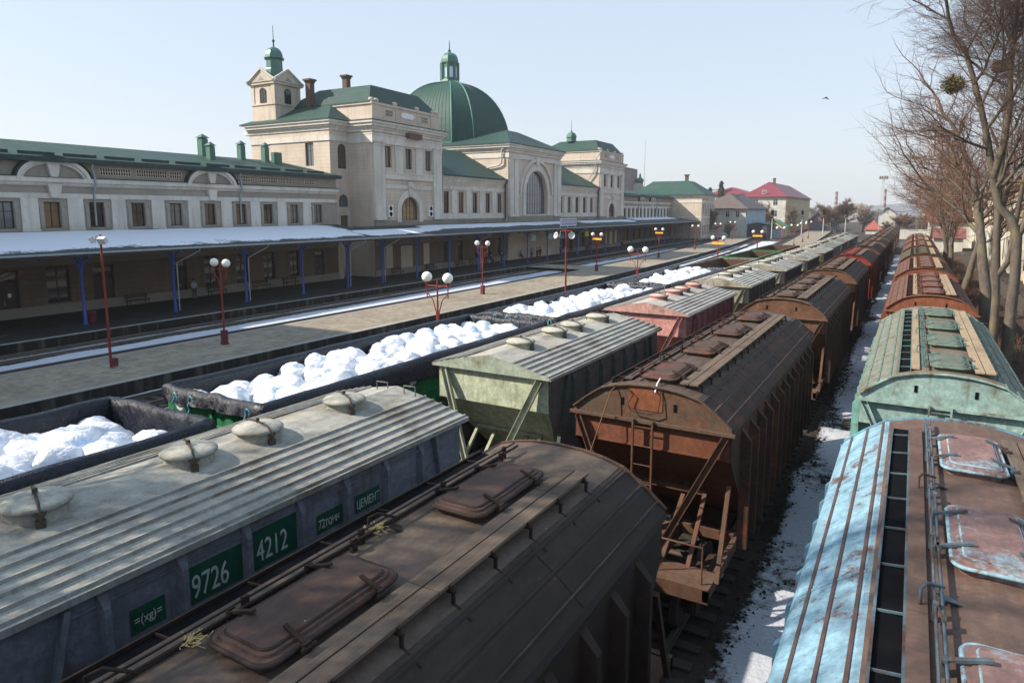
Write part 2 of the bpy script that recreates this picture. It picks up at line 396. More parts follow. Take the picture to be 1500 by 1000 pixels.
strip('kerb', lambda y: p3n(y)-.3, lambda y: p3n(y), .305, ys, M['kerb'], -.34)
strip('kerb', lambda y: p3f(y), lambda y: p3f(y)+.3, .305, ys, M['kerb'], -.34)
strip('platform', lambda y: -75, lambda y: p1(y)-.45, .3, frange(-40, 330, 10), M['plat1'])
strip('kerb', lambda y: p1(y)-.45, lambda y: p1(y), .305, frange(-40, 330, 10), M['kerb'], -.34)
strip('crossing', lambda y: p1(y)-.02, lambda y: p2f(y)+.02, .17, frange(84, 90, 3), M['plat'])

# snow lying between the tracks: tattered low drifts
def drift(x0f, x1f, y0, y1, z, seed, thr=.0, step=.35, xs=10, hh=.10):
    m = MB(); r = Vector((seed*7.1, seed*3.3, 0)); ny = int((y1-y0)/step); vs = []; cov = []
    for j in range(ny+1):
        y = y0+step*j; a, b = x0f(y), x1f(y)
        for i in range(xs+1):
            t = i/xs; x = a+(b-a)*t
            e = noise.noise(Vector((x*.9, y*.3, 0))+r)*.55+noise.noise(Vector((x*3, y*1.6, 5))+r)*.25
            v = e+.75-(abs(t-.5)*2)**4*1.6-thr
            if j in (0, ny): v = -1
            cov.append(v); vs.append((x, y, z+max(-.1, min(.9, v))*hh))
    m.add(vs, [(j*(xs+1)+i, j*(xs+1)+i+1, (j+1)*(xs+1)+i+1, (j+1)*(xs+1)+i) for j in range(ny) for i in range(xs)], True)
    me = m.mesh('snow', False); at = me.attributes.new('cover', 'FLOAT', 'POINT'); at.data.foreach_set('value', cov)
    return struct(inst(me, 'snow', M['snowedge']))
t1 = lambda y: p1(y)+1.9
t2 = lambda y: p2f(y)-1.9
t3 = lambda y: p2n(y)+1.95
t4 = lambda y: p3f(y)-1.95
drift(lambda y: t1(y)+.78, lambda y: t2(y)-.78, 5, 150, -.325, 1, -.18, .5, 9, .12)
drift(lambda y: t1(y)-.6, lambda y: t1(y)+.6, 5, 150, -.27, 2, .25, .5, 6, .04)
drift(lambda y: t2(y)-.6, lambda y: t2(y)+.6, 5, 150, -.27, 12, .5, .5, 6, .04)
drift(lambda y: t2(y)+.95, lambda y: p2f(y)-.02, 5, 150, -.325, 3, .42, .4, 6, .2)
drift(lambda y: t3(y)-.6, lambda y: t3(y)+.6, 20, 180, -.27, 4, .2, .6, 6, .04)
drift(lambda y: t3(y)+.95, lambda y: t4(y)-.95, 20, 200, -.325, 5, .1, .6, 9, .12)
drift(lambda y: p2n(y)+.1, lambda y: t3(y)-.9, 10, 170, -.325, 10, .1, .6, 6, .1)
drift(lambda y: -3.1, lambda y: .15, 1, 60, -.33, 6, .36, .2, 24, .12)
drift(lambda y: -2.9, lambda y: -.2, 60, 150, -.33, 7, .0, .5, 8, .1)
drift(lambda y: 2.6, lambda y: 7, 40, 160, -.1, 8, .5, .6, 10, .14)
drift(lambda y: p1(y)-5, lambda y: p1(y)+3, 205, 320, .32, 9, .3, 1.2, 12, .05)

def track(f, y0, y1, rails=True):
    root = struct(empty('railway_track')); ys = frange(y0, y1, 6 if y1 < 200 else 8)
    for s in (-.76, .76):
        m = MB()
        for a, b, z0, z1 in ((-.065, .065, -.27, -.245), (-.012, .012, -.245, -.13), (-.035, .035, -.13, -.09)):
            for k in range(len(ys)-1):
                m.bar((f(ys[k])+s, ys[k], (z0+z1)/2), (f(ys[k+1])+s, ys[k+1], (z0+z1)/2), b-a, z1-z0)
        m.build('rail', M['steel'], root)
        m = MB()
        for k in range(len(ys)-1): m.bar((f(ys[k])+s, ys[k], -.086), (f(ys[k+1])+s, ys[k+1], -.086), .05, .006)
        m.build('rail_head', M['railtop'], root)
    m = MB(); y = y0
    while y < min(y1, 190): m.box(f(y)-1.3, y, -.5, f(y)+1.3, y+.24, -.272); y += .58
    sl = m.build('sleepers', M['sleeper'], root); sl['kind'] = 'stuff'
for f in (t1, t2): track(f, -20, 300)
for f in (t3, t4): track(f, -20, 330)
track(lambda y: -4.235, -20, 200); track(lambda y: .82, -20, 200)
track(lambda y: -8.77, -20, 200); track(lambda y: -13.75+c2(y)*.5, -20, 330)

# ================================================================ wagons
SLOPE = (.055, .048, .046)
MB_ = lambda: MB()
def rail_profile(n=1): pass
ROOF_M = [(-1.66, 3.92), (-1.62, 3.99), (-1.32, 4.24), (-1.0, 4.46), (-.7, 4.545), (-.4, 4.595), (0, 4.615), (.4, 4.595), (.7, 4.545), (1.0, 4.46), (1.32, 4.24), (1.62, 3.99), (1.66, 3.92)]
def zM(x):
    for (a, b) in zip(ROOF_M, ROOF_M[1:]):
        if a[0] <= x <= b[0]: return a[1]+(b[1]-a[1])*(x-a[0])/(b[0]-a[0])
    return 4
LM = 11.6
def m_roof():
    m = MB(); ys = frange(0, LM, .6); n = len(ROOF_M)
    m.add([(x, y, z) for y in ys for x, z in ROOF_M], [(j*n+i, j*n+i+1, (j+1)*n+i+1, (j+1)*n+i) for j in range(len(ys)-1) for i in range(n-1)])
    for y in (3.0, 6.0, 9.0):                           # lap joints across
        for (a, b) in zip(ROOF_M[1:-1], ROOF_M[2:-1]):
            if abs(a[0]+b[0]) > 1.8: m.bar((a[0], y, a[1]+.004), (b[0], y, b[1]+.004), .05, .010)
    return m
def m_ribs_roof():
    m = MB()
    for x in (-1.5, -1.27, -1.04, 1.04, 1.27, 1.5):      # pressed seams running along the roof
        z = zM(x); m.prism([(x-.022, z-.01), (x-.014, z+.024), (x+.014, z+.024), (x+.022, z-.01)], 'y', .02, LM-.02)
    return m
def m_crown():
    m = MB(); P = [(x, zM(x)+.006) for x in (-.95, -.7, -.4, 0, .4, .7, .95)]; ys = frange(.02, LM-.02, .6); n = len(P)
    m.add([(x, y, z) for y in ys for x, z in P], [(j*n+i, j*n+i+1, (j+1)*n+i+1, (j+1)*n+i) for j in range(len(ys)-1) for i in range(n-1)]); return m
def m_gable(): return MB().prism([(x*.985, z-.01) for x, z in ROOF_M]+[(1.6, 3.84), (-1.6, 3.84)], 'y', 0, .04)
def m_lip():
    m = MB(); m.box(-1.68, -.07, 3.86, 1.68, -.01, 3.92)
    for a, b in zip(ROOF_M[1:-1], ROOF_M[2:-1]): m.bar((a[0], -.03, a[1]+.012), (b[0], -.03, b[1]+.012), .06, .03)
    return m
def m_side():
    x = 1.60
    return MB().prism([(.06, 3.9), (LM-.06, 3.9), (LM-.06, 3.35), (LM-1.9, 1.25), (1.9, 1.25), (.06, 3.35)], 'x', x-.02, x)
def m_end():
    m = MB(); y, d = .06, 1
    m.box(-1.59, y, 3.36, 1.59, y+.03*d, 3.87)                            # upright band
    m.add([(-1.58, y+.02*d, 3.37), (1.58, y+.02*d, 3.37), (1.58, y+2.3*d, 1.3), (-1.58, y+2.3*d, 1.3), (-1.58, y+.05*d, 3.37), (1.58, y+.05*d, 3.37), (1.58, y+2.33*d, 1.3), (-1.58, y+2.33*d, 1.3)], [(0,1,2,3), (4,5,6,7), (0,1,5,4), (2,3,7,6)])
    m.box(-1.59, y-.02*d, 3.34, 1.59, y+.05*d, 3.37)
    return m
def two(key, name, fn, m, t, L):
    a = part(key, name, fn, m, t); b = part(key, name, fn, m, t); b.rotation_euler = (0, 0, pi); b.location = (0, L, 0); return a, b
def m_rib(h0=1.25, h1=3.74, d=.19, w=.10):
    def f():
        m = MB(); y0, y1 = -w/2, w/2
        m.add([(0, y0-.03, h0), (d, y0, h0), (d, y1, h0), (0, y1+.03, h0), (0, y0-.03, h1), (d, y0, h1-.22), (d, y1, h1-.22), (0, y1+.03, h1)],
              [(0,1,5,4), (1,2,6,5), (2,3,7,6), (4,5,6,7), (0,3,2,1)])
        return m
    return f
def m_strut(xt, zt, xb, zb, yb, w=.13):
    def f():
        m = MB(); p, q = Vector((xt, 0, zt)), Vector((xb, yb, zb)); d = (q-p).normalized()
        a = Vector((0, 1, 0)); b = d.cross(a).normalized()
        m.bar(p, q, w, .02, up=(0, 1, 0))
        for s in (-1, 1): o = b*s*(w/2-.008)+Vector((0, -.04, 0)); m.bar(p+o, q+o, .014, .09, up=(0, 1, 0))
        return m
    return f
def m_ladder(x0, x1, z0, z1, n):
    def f():
        m = MB()
        for x in (x0, x1): m.bar((x, 0, z0), (x, 0, z1), .035, .06)
        for i in range(n): z = z0+(z1-z0)*(i+.6)/n; m.tube([(x0, -.01, z), (x1, -.01, z)], .013, 6)
        return m
    return f
def rrect(a, b, r, n=8):
    pts = []
    for cx, cy, t0 in ((a-r, b-r, 0), (-a+r, b-r, pi/2), (-a+r, -b+r, pi), (a-r, -b+r, 1.5*pi)):
        for i in range(n+1): t = t0+pi/2*i/n; pts.append((cx+r*cos(t), cy+r*sin(t)))
    return pts
def m_hatch():
    m = MB(); L, W = .76, .345
    def ring(a, b, r, z): return [(x, y, z) for x, y in rrect(b, a, r)]
    layers = [ring(L-.05, W-.05, .10, -.10), ring(L-.05, W-.05, .10, .02), ring(L, W, .13, .02), ring(L+.008, W+.008, .13, .04), ring(L-.004, W-.004, .13, .062),
              ring(L-.035, W-.035, .11, .068), ring(L-.045, W-.045, .11, .09), ring(L-.085, W-.08, .09, .096), ring(L-.095, W-.09, .08, .116), ring(L-.13, W-.125, .07, .120)]
    k = len(layers[0]); vs = [p for l in layers for p in l]
    m.add(vs, [(i*k+j, i*k+(j+1)%k, (i+1)*k+(j+1)%k, (i+1)*k+j) for i in range(len(layers)-1) for j in range(k)], False)
    m.add(layers[-1], [tuple(range(k))]); return m
def m_rim():
    P = rrect(.345+.010, .76+.010, .13); P = P+[P[0]]; return MB().tube([(x, y, .042) for x, y in P], .022, 5, caps=False)
def m_rim2():
    P = rrect(.345-.085, .76-.09, .09); P = P+[P[0]]; return MB().tube([(x, y, .098) for x, y in P], .014, 5, caps=False)
def m_hinge():
    m = MB()
    m.bar((-.47, 0, .06), (-.18, 0, .155), .045, .022); m.box(-.49, -.04, -.12, -.455, .04, .08); return m
def m_latch():
    m = MB()
    m.bar((.18, 0, .155), (.43, 0, .07), .04, .02); m.box(.40, -.04, -.1, .43, .04, .09); m.tube([(.44, -.07, .06), (.44, .07, .06)], .018, 6); return m
def m_walk():
    m = MB()
    for x0, x1 in ((.50, .665), (.685, .86)):
        y = .35
        while y < LM-.9: y2 = min(y+2.4, LM-.85); m.box(x0, y, 4.64, x1, y2-.012, 4.675); y = y2
    return m
def m_walkL():
    m = MB(); y = .35
    while y < LM-.9: y2 = min(y+2.4, LM-.75); m.box(-.66, y, 4.60, -.50, y2-.01, 4.63); y = y2
    return m
def m_gap_shade():
    m = MB(); m.box(-.88, .3, zM(.8)+.01, -.68, LM-.7, zM(.8)+.05)  # solid black strip stands in for the shade of the open gap
    return m
def m_walkrail():
    m = MB(); m.box(-.91, .3, 4.45, -.885, LM-.7, 4.60); m.box(-.68, .3, 4.5, -.66, LM-.7, 4.615); y = .6
    while y < LM-.8: m.bar((-.9, y, 4.575), (-.66, y, 4.60), .018, .02); y += .9
    return m
def m_walkbr():
    m = MB(); z = zM(.9); m.bar((.5, 0, 4.61), (.92, 0, 4.61), .035, .025); m.bar((.9, 0, z-.02), (.9, 0, 4.62), .035, .02); m.box(.86, -.015, 4.62, .89, .015, 4.67)
    m.bar((.90, 0, z+.01), (1.10, 0, zM(1.10)+.01), .025, .015); return m
def m_gear():
    """operating rods, bearings and levers along the hatch row"""
    m = MB()
    m.tube([(-.40, .25, 4.70), (-.40, LM-.5, 4.70)], .016, 6); m.tube([(-.455, .25, 4.73), (-.455, LM-.5, 4.73)], .011, 6)
    y = .7
    while y < LM-.5:
        m.box(-.42, y-.035, 4.55, -.38, y+.035, 4.74); m.box(-.475, y+.14, 4.55, -.435, y+.2, 4.76); y += 1.42
    for y in (2.45, 5.4, 8.3): m.tube([(-.56, y-.12, 4.6), (-.56, y-.10, 4.76), (-.52, y, 4.78), (-.38, y+.16, 4.70)], .016, 6); m.bar((-.42, y, 4.69), (-.28, y+.1, 4.62), .12, .01)
    return m
def m_frame(L, over=.95, w=1.52):
    def f():
        m = MB()
        for s in (-1, 1):
            m.box(s*w, -over, 1.02, s*(w-.1), 2.6, 1.24); m.box(s*w, L-2.6, 1.02, s*(w-.1), L+over, 1.24); m.box(s*(w-.02), 2.6, 1.04, s*(w-.1), L-2.6, 1.2)
        for y in (-over, L+over-.1): m.box(-w, y, .98, w, y+.1, 1.26)
        m.box(-.25, -over, .85, .25, L+over, 1.2)
        for y in (1.6, L-1.8): m.box(-w, y, 1.0, w, y+.2, 1.2)
        for y0, y1 in ((-over+.1, -over+.75), (L+over-.75, L+over-.1)):
            m.box(-.9, y0, 1.2, w-.05, y1, 1.235)
        for y, d in ((-over, -1), (L+over, 1)):       # coupler
            m.box(-.09, y, .72, .09, y+.35*d, .98); m.box(-.2, y+.3*d, .68, .14, y+.62*d, 1.02); m.tube([(.3, y, .85), (.28, y+.25*d, .45), (.22, y+.5*d, .5)], .025, 6)
        return m
    return f
def m_posts(xt, over, zt):
    def f():
        m = MB()
        for y, d in ((0, 1),):
            for s in (-1, 1):
                m.bar((s*(xt-.03), y-over*.55*d, 1.2), (s*(xt-.03), y+.15*d, zt), .08, .08)
                m.bar((s*.42, y-.2*d, 1.2), (s*.5, y+1.2*d, 2.35), .08, .08)
            m.bar((-.95, y+.9*d, 2.3), (.95, y+.9*d, 2.3), .09, .09)
            m.bar((.95, y-.25*d, 1.2), (.95, y+.9*d, 2.3), .08, .08); m.bar((-.95, y-.25*d, 1.2), (-.95, y+.9*d, 2.3), .08, .08)
            m.tube([(.35, y-over*.8*d, 1.2), (.35, y-over*.8*d, 1.95), (1.35, y-over*.8*d, 1.95), (1.35, y-over*.8*d, 1.2)], .02, 6)
        return m
    return f
def m_sideframe():
    m = MB()
    for s in (-1, 1):
        x = s*1.02
        m.prism([(-1.15, .42), (-1.15, .62), (-.5, .82), (.5, .82), (1.15, .62), (1.15, .42), (.75, .42), (.4, .25), (-.4, .25), (-.75, .42)], 'x', x-.07, x+.07)
        for y in (-.18, 0, .18): m.tube([(x, y, .3), (x, y, .6)], .06, 8)
        for y in (-.93, .93): m.box(x-.12, y-.15, .34, x+.12, y+.15, .62)
    m.box(-1.1, -.2, .45, 1.1, .2, .78)
    return m
def m_wheelset():
    m = MB()
    for s in (-1, 1): m.tube([(s*.70, 0, .43), (s*.73, 0, .43), (s*.735, 0, .43), (s*.84, 0, .43)], [.50, .50, .47, .465], 24, False)
    m.tube([(-1.1, 0, .43), (1.1, 0, .43)], .08, 10); return m
def bogies(root, L, dz=-.08):
    for y in (.85, L-.85):
        b = part('bog', 'bogie', m_sideframe, M['under'], root); b.location = (0, y, dz)
        for q in (-.93, .93):
            ws = part('ws', 'wheelset', m_wheelset, M['wheel'], b); ws.location = (0, q, 0)
def m_chute(L, xs=1.4, n=4):
    def f():
        m = MB(); c = L/2; st = 1.9
        for k in range(n):
            y = c+(k-(n-1)/2)*st
            for s in (-1, 1): m.add([(s*.1, y-.9, 1.5), (s*xs, y-.9, 1.5), (s*xs, y+.9, 1.5), (s*.1, y+.9, 1.5), (s*.5, y-.3, .5), (s*.95, y-.3, .5), (s*.95, y+.3, .5), (s*.5, y+.3, .5)], [(0,1,5,4),(1,2,6,5),(2,3,7,6),(3,0,4,7),(4,5,6,7)])
        return m
    return f
HY = (1.1, 3.95, 6.8, 9.65)
def grain_hopper(x, y, mats, label, group, hdark=None, detail=True):
    t = empty('hopper_wagon', (x, y, 0), 0, label, 'rail wagon', group)
    part('Mroof', 'roof', m_roof, mats['roof'], t); part('Mcrown', 'roof_crown', m_crown, mats['crown'], t); part('Mribs', 'roof_seams', m_ribs_roof, mats['seam'], t)
    two('Mgable', 'gable', m_gable, mats['end'], t, LM); two('Mlip', 'roof_edge', m_lip, mats['lip'], t, LM)
    two('Mslot', 'gable_slots', lambda: MB().box(-.58, -.012, 4.17, -.52, -.002, 4.32).box(.50, -.012, 4.17, .56, -.002, 4.32), M['dark'], t, LM); two('Mside', 'side_wall', m_side, mats['side'], t, LM); two('Mend', 'end_wall', m_end, mats['end2'], t, LM)
    if detail:
        if y < 50:
            for k in range(15): part('Mwbr', 'walkway_bracket', m_walkbr, mats['hinge'], t).location = (0, .5+k*.72, 0)
        for s in (-1, 1):
            for k in range(13):
                o = part('Mrib', 'side_rib', m_rib(), mats['side'], t); o.location = (1.6*s, 1.0+k*(LM-2.0)/12, 0); o.rotation_euler = (0, 0, 0 if s > 0 else pi)
    for d in (1, -1):
        for s in (-1, 1):
            o = part('Mstrut%d' % s, 'diagonal_strut', m_strut(1.50*s, 3.82, .28*s, 1.25, -.35), mats['strut'], t)
            o.location = (0, .02 if d > 0 else LM-.02, 0)
            if d < 0: o.rotation_euler = (0, 0, pi)
    o = part('Mlad', 'ladder', m_ladder(-.28, .12, 1.25, 3.95, 7), mats['strut'], t); o.location = (0, -.1, 0)
    for k, hy in enumerate(HY):
        h = part('Mhatch', 'hatch', m_hatch, mats['hatch'], t); h.location = (.06, hy, 4.66)
        if detail: part('Mrim', 'lid_rim', m_rim, mats['rim'], h); part('Mrim2', 'lid_rim', m_rim2, mats['rim'], h)
        if detail:
            for q in (-.42, .42):
                o = part('Mhinge', 'hinge', m_hinge, mats['hinge'], h); o.location = (0, q, 0); o = part('Mlatch', 'latch', m_latch, mats['hinge'], h); o.location = (0, q, 0)
    part('Mwalk', 'walkway', m_walk, mats['walk'], t); part('MwalkL', 'walkway', m_walkL, mats['walk2'], t)
    part('Mtr', 'walkway_gap_shade', m_gap_shade, M['dark'], t); part('Mwr', 'walkway_rail', m_walkrail, mats['hinge'], t)
    part('Mgear', 'operating_gear', m_gear, mats['hinge'], t)
    part('Mframe', 'underframe', m_frame(LM), mats['strut'], t); two('Mposts', 'end_frame', m_posts(1.6, .95, 2.85), mats['strut'], t, LM)
    part('Mchute', 'discharge_chute', m_chute(LM), mats['side'], t); bogies(t, LM)
    return t
def gmats(nm, base, rust, endc=None, dust=(.20, .16, .13), hatch=None, slope=None, dust_amt=.5, rl=.5, rh=.66, walk='wood', crown=None, seam=None, walk2=None, endlow=None, hrl=None, strutc=None):
    return dict(rim=weathered(nm+'_rim', seam or base, rust, None, .5, .62, scale=4), crown=weathered(nm+'_crown', crown or slope or base, rust, dust, rl, rh, min(.85, dust_amt+.2), spots=.6), seam=weathered(nm+'_seam', seam or slope or base, rust, None, rl, rh, streak=False),
        roof=weathered(nm+'_roof', slope or base, rust, dust, rl, rh, dust_amt, spots=.6), side=weathered(nm+'_side', base, rust, None, rl, rh),
        end=weathered(nm+'_end', endc or base, rust, None, rl-.02, rh+.06, rough=.62), end2=weathered(nm+'_slope_end', endlow or endc or base, rust, None, rl-.02, rh+.06, rough=.62), lip=weathered(nm+'_lip', endc or base, rust, dust, rl, rh),
        strut=weathered(nm+'_strut', tuple(x*.9 for x in (strutc or endc or base)), rust, dust, rl, rh, .4), hatch=weathered(nm+'_hatch', hatch or base, rust, dust, hrl or rl, (hrl+.09) if hrl else rh, dust_amt*.7, spots=.6),
        hinge=weathered(nm+'_gear', tuple(x*.6 for x in base), rust, None, rl, rh), walk=M[walk], walk2=walk2 or weathered(nm+'_plate', tuple(x*.9 for x in (crown or base)), rust, dust, rl, rh, .5))
RUST = (.17, .055, .028)
brownA = gmats('dusty_brown', (.050, .029, .021), (.08, .036, .022), (.10, .05, .03), (.15, .112, .085), dust_amt=.4, slope=(.036, .024, .020), hatch=(.085, .046, .036), crown=(.115, .083, .065), seam=(.045, .035, .03), rl=.6, rh=.85)
brownB = gmats('brown', (.062, .034, .025), (.20, .062, .028), (.105, .072, .050), (.13, .10, .08), endlow=(.17, .062, .034), strutc=(.13, .07, .045), dust_amt=.4, slope=(.050, .031, .024), hatch=(.075, .045, .036), crown=(.07, .05, .04), seam=(.07, .055, .045), rl=.5, rh=.75)
brownC = gmats('light_brown', (.066, .036, .026), (.10, .042, .025), (.17, .085, .05), (.15, .118, .09), hatch=(.11, .07, .055), slope=(.05, .034, .027), crown=(.09, .066, .05), seam=(.09, .07, .055))
redW = gmats('bright_red', (.17, .022, .014), (.20, .035, .02), (.26, .045, .025), (.14, .09, .07), hatch=(.18, .03, .022), slope=(.045, .025, .024), crown=(.10, .045, .035))
orange = gmats('orange_rust', (.16, .055, .028), (.20, .065, .03), (.25, .085, .042), (.17, .105, .08), hatch=(.15, .10, .09), dust_amt=.5, slope=(.13, .065, .045), crown=(.16, .09, .06), walk='woodtan', walk2=M['woodtan'])
turq = gmats('turquoise', (.16, .34, .31), (.13, .075, .04), (.30, .43, .39), (.19, .165, .12), hatch=(.10, .145, .12), slope=(.19, .21, .165), crown=(.16, .11, .075), dust_amt=.85, rl=.55, rh=.66, walk='woodtan', walk2=M['woodtan'], seam=(.14, .22, .19))
bluW = gmats('sky_blue', (.10, .24, .34), (.13, .07, .055), (.15, .34, .44), (.13, .09, .07), hatch=(.25, .155, .145), slope=(.25, .43, .54), crown=(.15, .09, .07), dust_amt=.4, rl=.56, rh=.64, seam=(.14, .09, .075))
M_names = ['dark brown grain hopper wagon filling the bottom of the photo, dusty oblong hatches', 'brown grain hopper wagon with ladder on its rusty end, behind the nearest dark brown wagon',
 'light brown grain hopper wagon with plain arched end, third in the middle train', 'brown grain hopper wagon directly in front of the bright red wagon',
 'bright red grain hopper wagon with red hatches in the brown train', 'dark grey-roofed grain hopper wagon just behind the bright red wagon', 'brown grain hopper wagon second behind the bright red one',
 'rusty brown grain hopper wagon third behind the bright red one', 'brown grain hopper wagon fourth behind the bright red one', 'brown grain hopper wagon fifth behind the bright red one', 'brown grain hopper wagon sixth behind the bright red one', 'farthest brown grain hopper wagon at the end of the middle train']
M_m = [brownA, brownB, brownC, brownC, redW, brownA, brownC, brownB, brownA, brownB, brownC, brownB]
mw = [grain_hopper(-4.235, -3.1 if k == 0 else -3.1+15.55*k, M_m[k], M_names[k], 'grain hopper wagons of the middle train', detail=k < 8) for k in range(12)]
MB().tube([(-.62, .1, 4.62), (-.75, -.12, 4.45), (-1.15, -.45, 2.85)], .012, 5).build('tie_rod', M['rusty'], mw[1])
MB().tube([(-.42, -.05, 4.52), (-.30, -.07, 4.42), (-.40, -.09, 4.22), (-.33, -.1, 4.10), (.05, -.11, 4.08), (.22, -.1, 4.14), (.25, -.06, 4.40), (.24, -.03, 4.55)], .011, 5).build('hanging_wire', brownB['hinge'], mw[1])
MB().tube([(.12, .30, 4.72), (.13, .08, 4.66), (.14, -.06, 4.52)], .016, 5).build('white_strap', M['white'], mw[1])
MB().box(-.42, -.012, 4.12, .28, -.004, 4.57).build('gable_patch', weathered('orange_patch', (.22, .075, .035), (.26, .09, .04), None, .5, .7), mw[1])
R_names = ['sky blue grain hopper wagon with ribbed blue roof and rusty hatches, bottom right', 'turquoise grain hopper wagon with stained pale arched end and green hatches', 'orange-rust grain hopper wagon right behind the turquoise one, four grey hatches',
 'orange-rust grain hopper wagon second behind the turquoise one, pink-brown roof', 'greenish-roofed grain hopper wagon among the rusty orange ones', 'orange-rust grain hopper wagon just beyond the greenish-roofed one', 'orange-rust grain hopper wagon second beyond the greenish-roofed one', 'farthest orange-rust grain hopper wagon on the right track']
greenish = gmats('dull_green', (.06, .075, .045), (.16, .06, .03), (.19, .08, .04), (.14, .12, .085), hatch=(.08, .09, .07), slope=(.07, .085, .05), walk='woodtan')
R_m = [bluW, turq, orange, orange, greenish, orange, orange, orange]
bluW['hatch'] = weathered('faded_blue_pink_lid', (.24, .145, .13), (.30, .42, .48), None, .56, .70, streak=False); bluW['rim'] = weathered('worn_blue_rim', (.30, .46, .54), (.15, .08, .06), None, .5, .62, scale=4); turq['hatch'] = turq['hatch']; bluW['hinge'] = weathered('worn_blue_gear', (.10, .15, .18), (.09, .05, .035), None, .48, .6)
for k in range(8):
    grain_hopper(.84, .85+15.65*k if k else 1.2, R_m[k], R_names[k], 'grain hopper wagons of the right-hand train', detail=k < 6)

m = MB(); rc = random.Random(17)
for k in range(1500):
    y = 4+rc.random()**1.4*60; x = -2.75+abs(rc.gauss(0, .55)); r_ = rc.uniform(.02, .07)*(1.3 if x < -2.2 else .8); z = -.30
    if x > 0: continue
    a_ = rc.random()*3; q = [(x+r_*cos(a_+i*2.1)*rc.uniform(.6, 1.3), y+r_*sin(a_+i*2.1)*rc.uniform(.6, 1.3), z-.02) for i in range(3)]; m.add(q+[(x, y, z+r_*rc.uniform(.4, 1.0))], [(0, 1, 3), (1, 2, 3), (2, 0, 3)])
tag(m.build('ballast_clods', plain('dark_ballast', (.035, .027, .022), .95, .4, 20)), 'dark ballast stones scattered on the snow between the trains', 'stones', kind='stuff')
# ---- cement hoppers
LG = 7.95
ROOF_G = [(-1.72, 4.12), (-.8, 4.36), (0, 4.50), (.8, 4.36), (1.72, 4.12)]
def zG(x): 
    a = abs(x); return 4.50-a*.175 if a < .8 else 4.36-(a-.8)*.261
def g_roof():
    m = MB(); ys = frange(-.1, LG+.1, .5); n = len(ROOF_G); P = ROOF_G
    m.add([(x, y, z) for y in ys for x, z in P], [(j*n+i, j*n+i+1, (j+1)*n+i+1, (j+1)*n+i) for j in range(len(ys)-1) for i in range(n-1)])
    m.add([(x, y, z-.03) for y in ys for x, z in P], [(j*n+i, j*n+i+1, (j+1)*n+i+1, (j+1)*n+i) for j in range(len(ys)-1) for i in range(n-1)])
    for s in (-1, 1):
        for k in range(6):
            x = s*(.72+k*.188); z = zG(x)
            m.prism([(x-.032, z-.012), (x-.014, z+.034), (x+.014, z+.034), (x+.032, z-.012)], 'y', -.1, LG+.1)
        m.box(s*1.70, -.1, 4.05, s*1.74, LG+.1, 4.13)
    return m
def g_gable(): return MB().prism([(x, z-.005) for x, z in ROOF_G]+[(1.72, 4.06), (-1.72, 4.06)], 'y', -.1, -.06)
def g_side():
    m = MB(); x = 1.62
    m.prism([(.04, 4.07), (LG-.04, 4.07), (LG-.04, 3.2), (LG-1.5, 1.3), (1.5, 1.3), (.04, 3.2)], 'x', x-.02, x)
    m.box(x, .9, 3.86, x+.025, LG-.9, 3.89); m.box(x, .9, 3.18, x+.025, LG-.9, 3.22)
    return m
def g_end():
    m = MB()
    for y, d in ((.04, 1),):
        m.box(-1.61, y, 3.22, 1.61, y+.03*d, 4.07)
        m.add([(-1.60, y+.06*d, 3.25), (1.60, y+.06*d, 3.25), (1.0, y+1.7*d, 1.4), (-1.0, y+1.7*d, 1.4), (-1.60, y+1.6*d, 2.4), (1.6, y+1.6*d, 2.4)], [(0, 1, 2, 3), (0, 3, 4), (1, 5, 2)])
    return m
def g_hatch():
    m = MB(); m.lathe([(.36, -.1), (.33, .06), (.33, .10), (.385, .105), (.39, .135), (.37, .155), (.30, .185), (.15, .205), (.001, .21)], n=28); return m
def g_clamp():
    m = MB(); m.tube([(-.42, 0, .02), (-.40, 0, .14), (-.30, 0, .21), (0, 0, .235), (.30, 0, .21), (.40, 0, .12), (.42, 0, 0)], .017, 6)
    m.tube([(0, 0, .22), (0, 0, .28)], .03, 8); m.tube([(.40, -.06, .12), (.43, 0, .02), (.40, .06, .12)], .018, 6); m.box(.38, -.05, -.1, .44, .05, .03); m.box(-.44, -.05, -.1, -.38, .05, .05); return m
def g_tank():
    return MB().tube([(-1.15, -.35, 1.55), (-1.1, -.35, 1.55), (.15, -.35, 1.55), (.2, -.35, 1.55)], [.1, .18, .18, .1], 14)
def g_handrail():
    return MB().tube([(0, LG-.12, 4.42), (0, LG-.12, 4.6), (.28, LG-.12, 4.61), (.28, LG-.12, 4.42)], .014, 6)
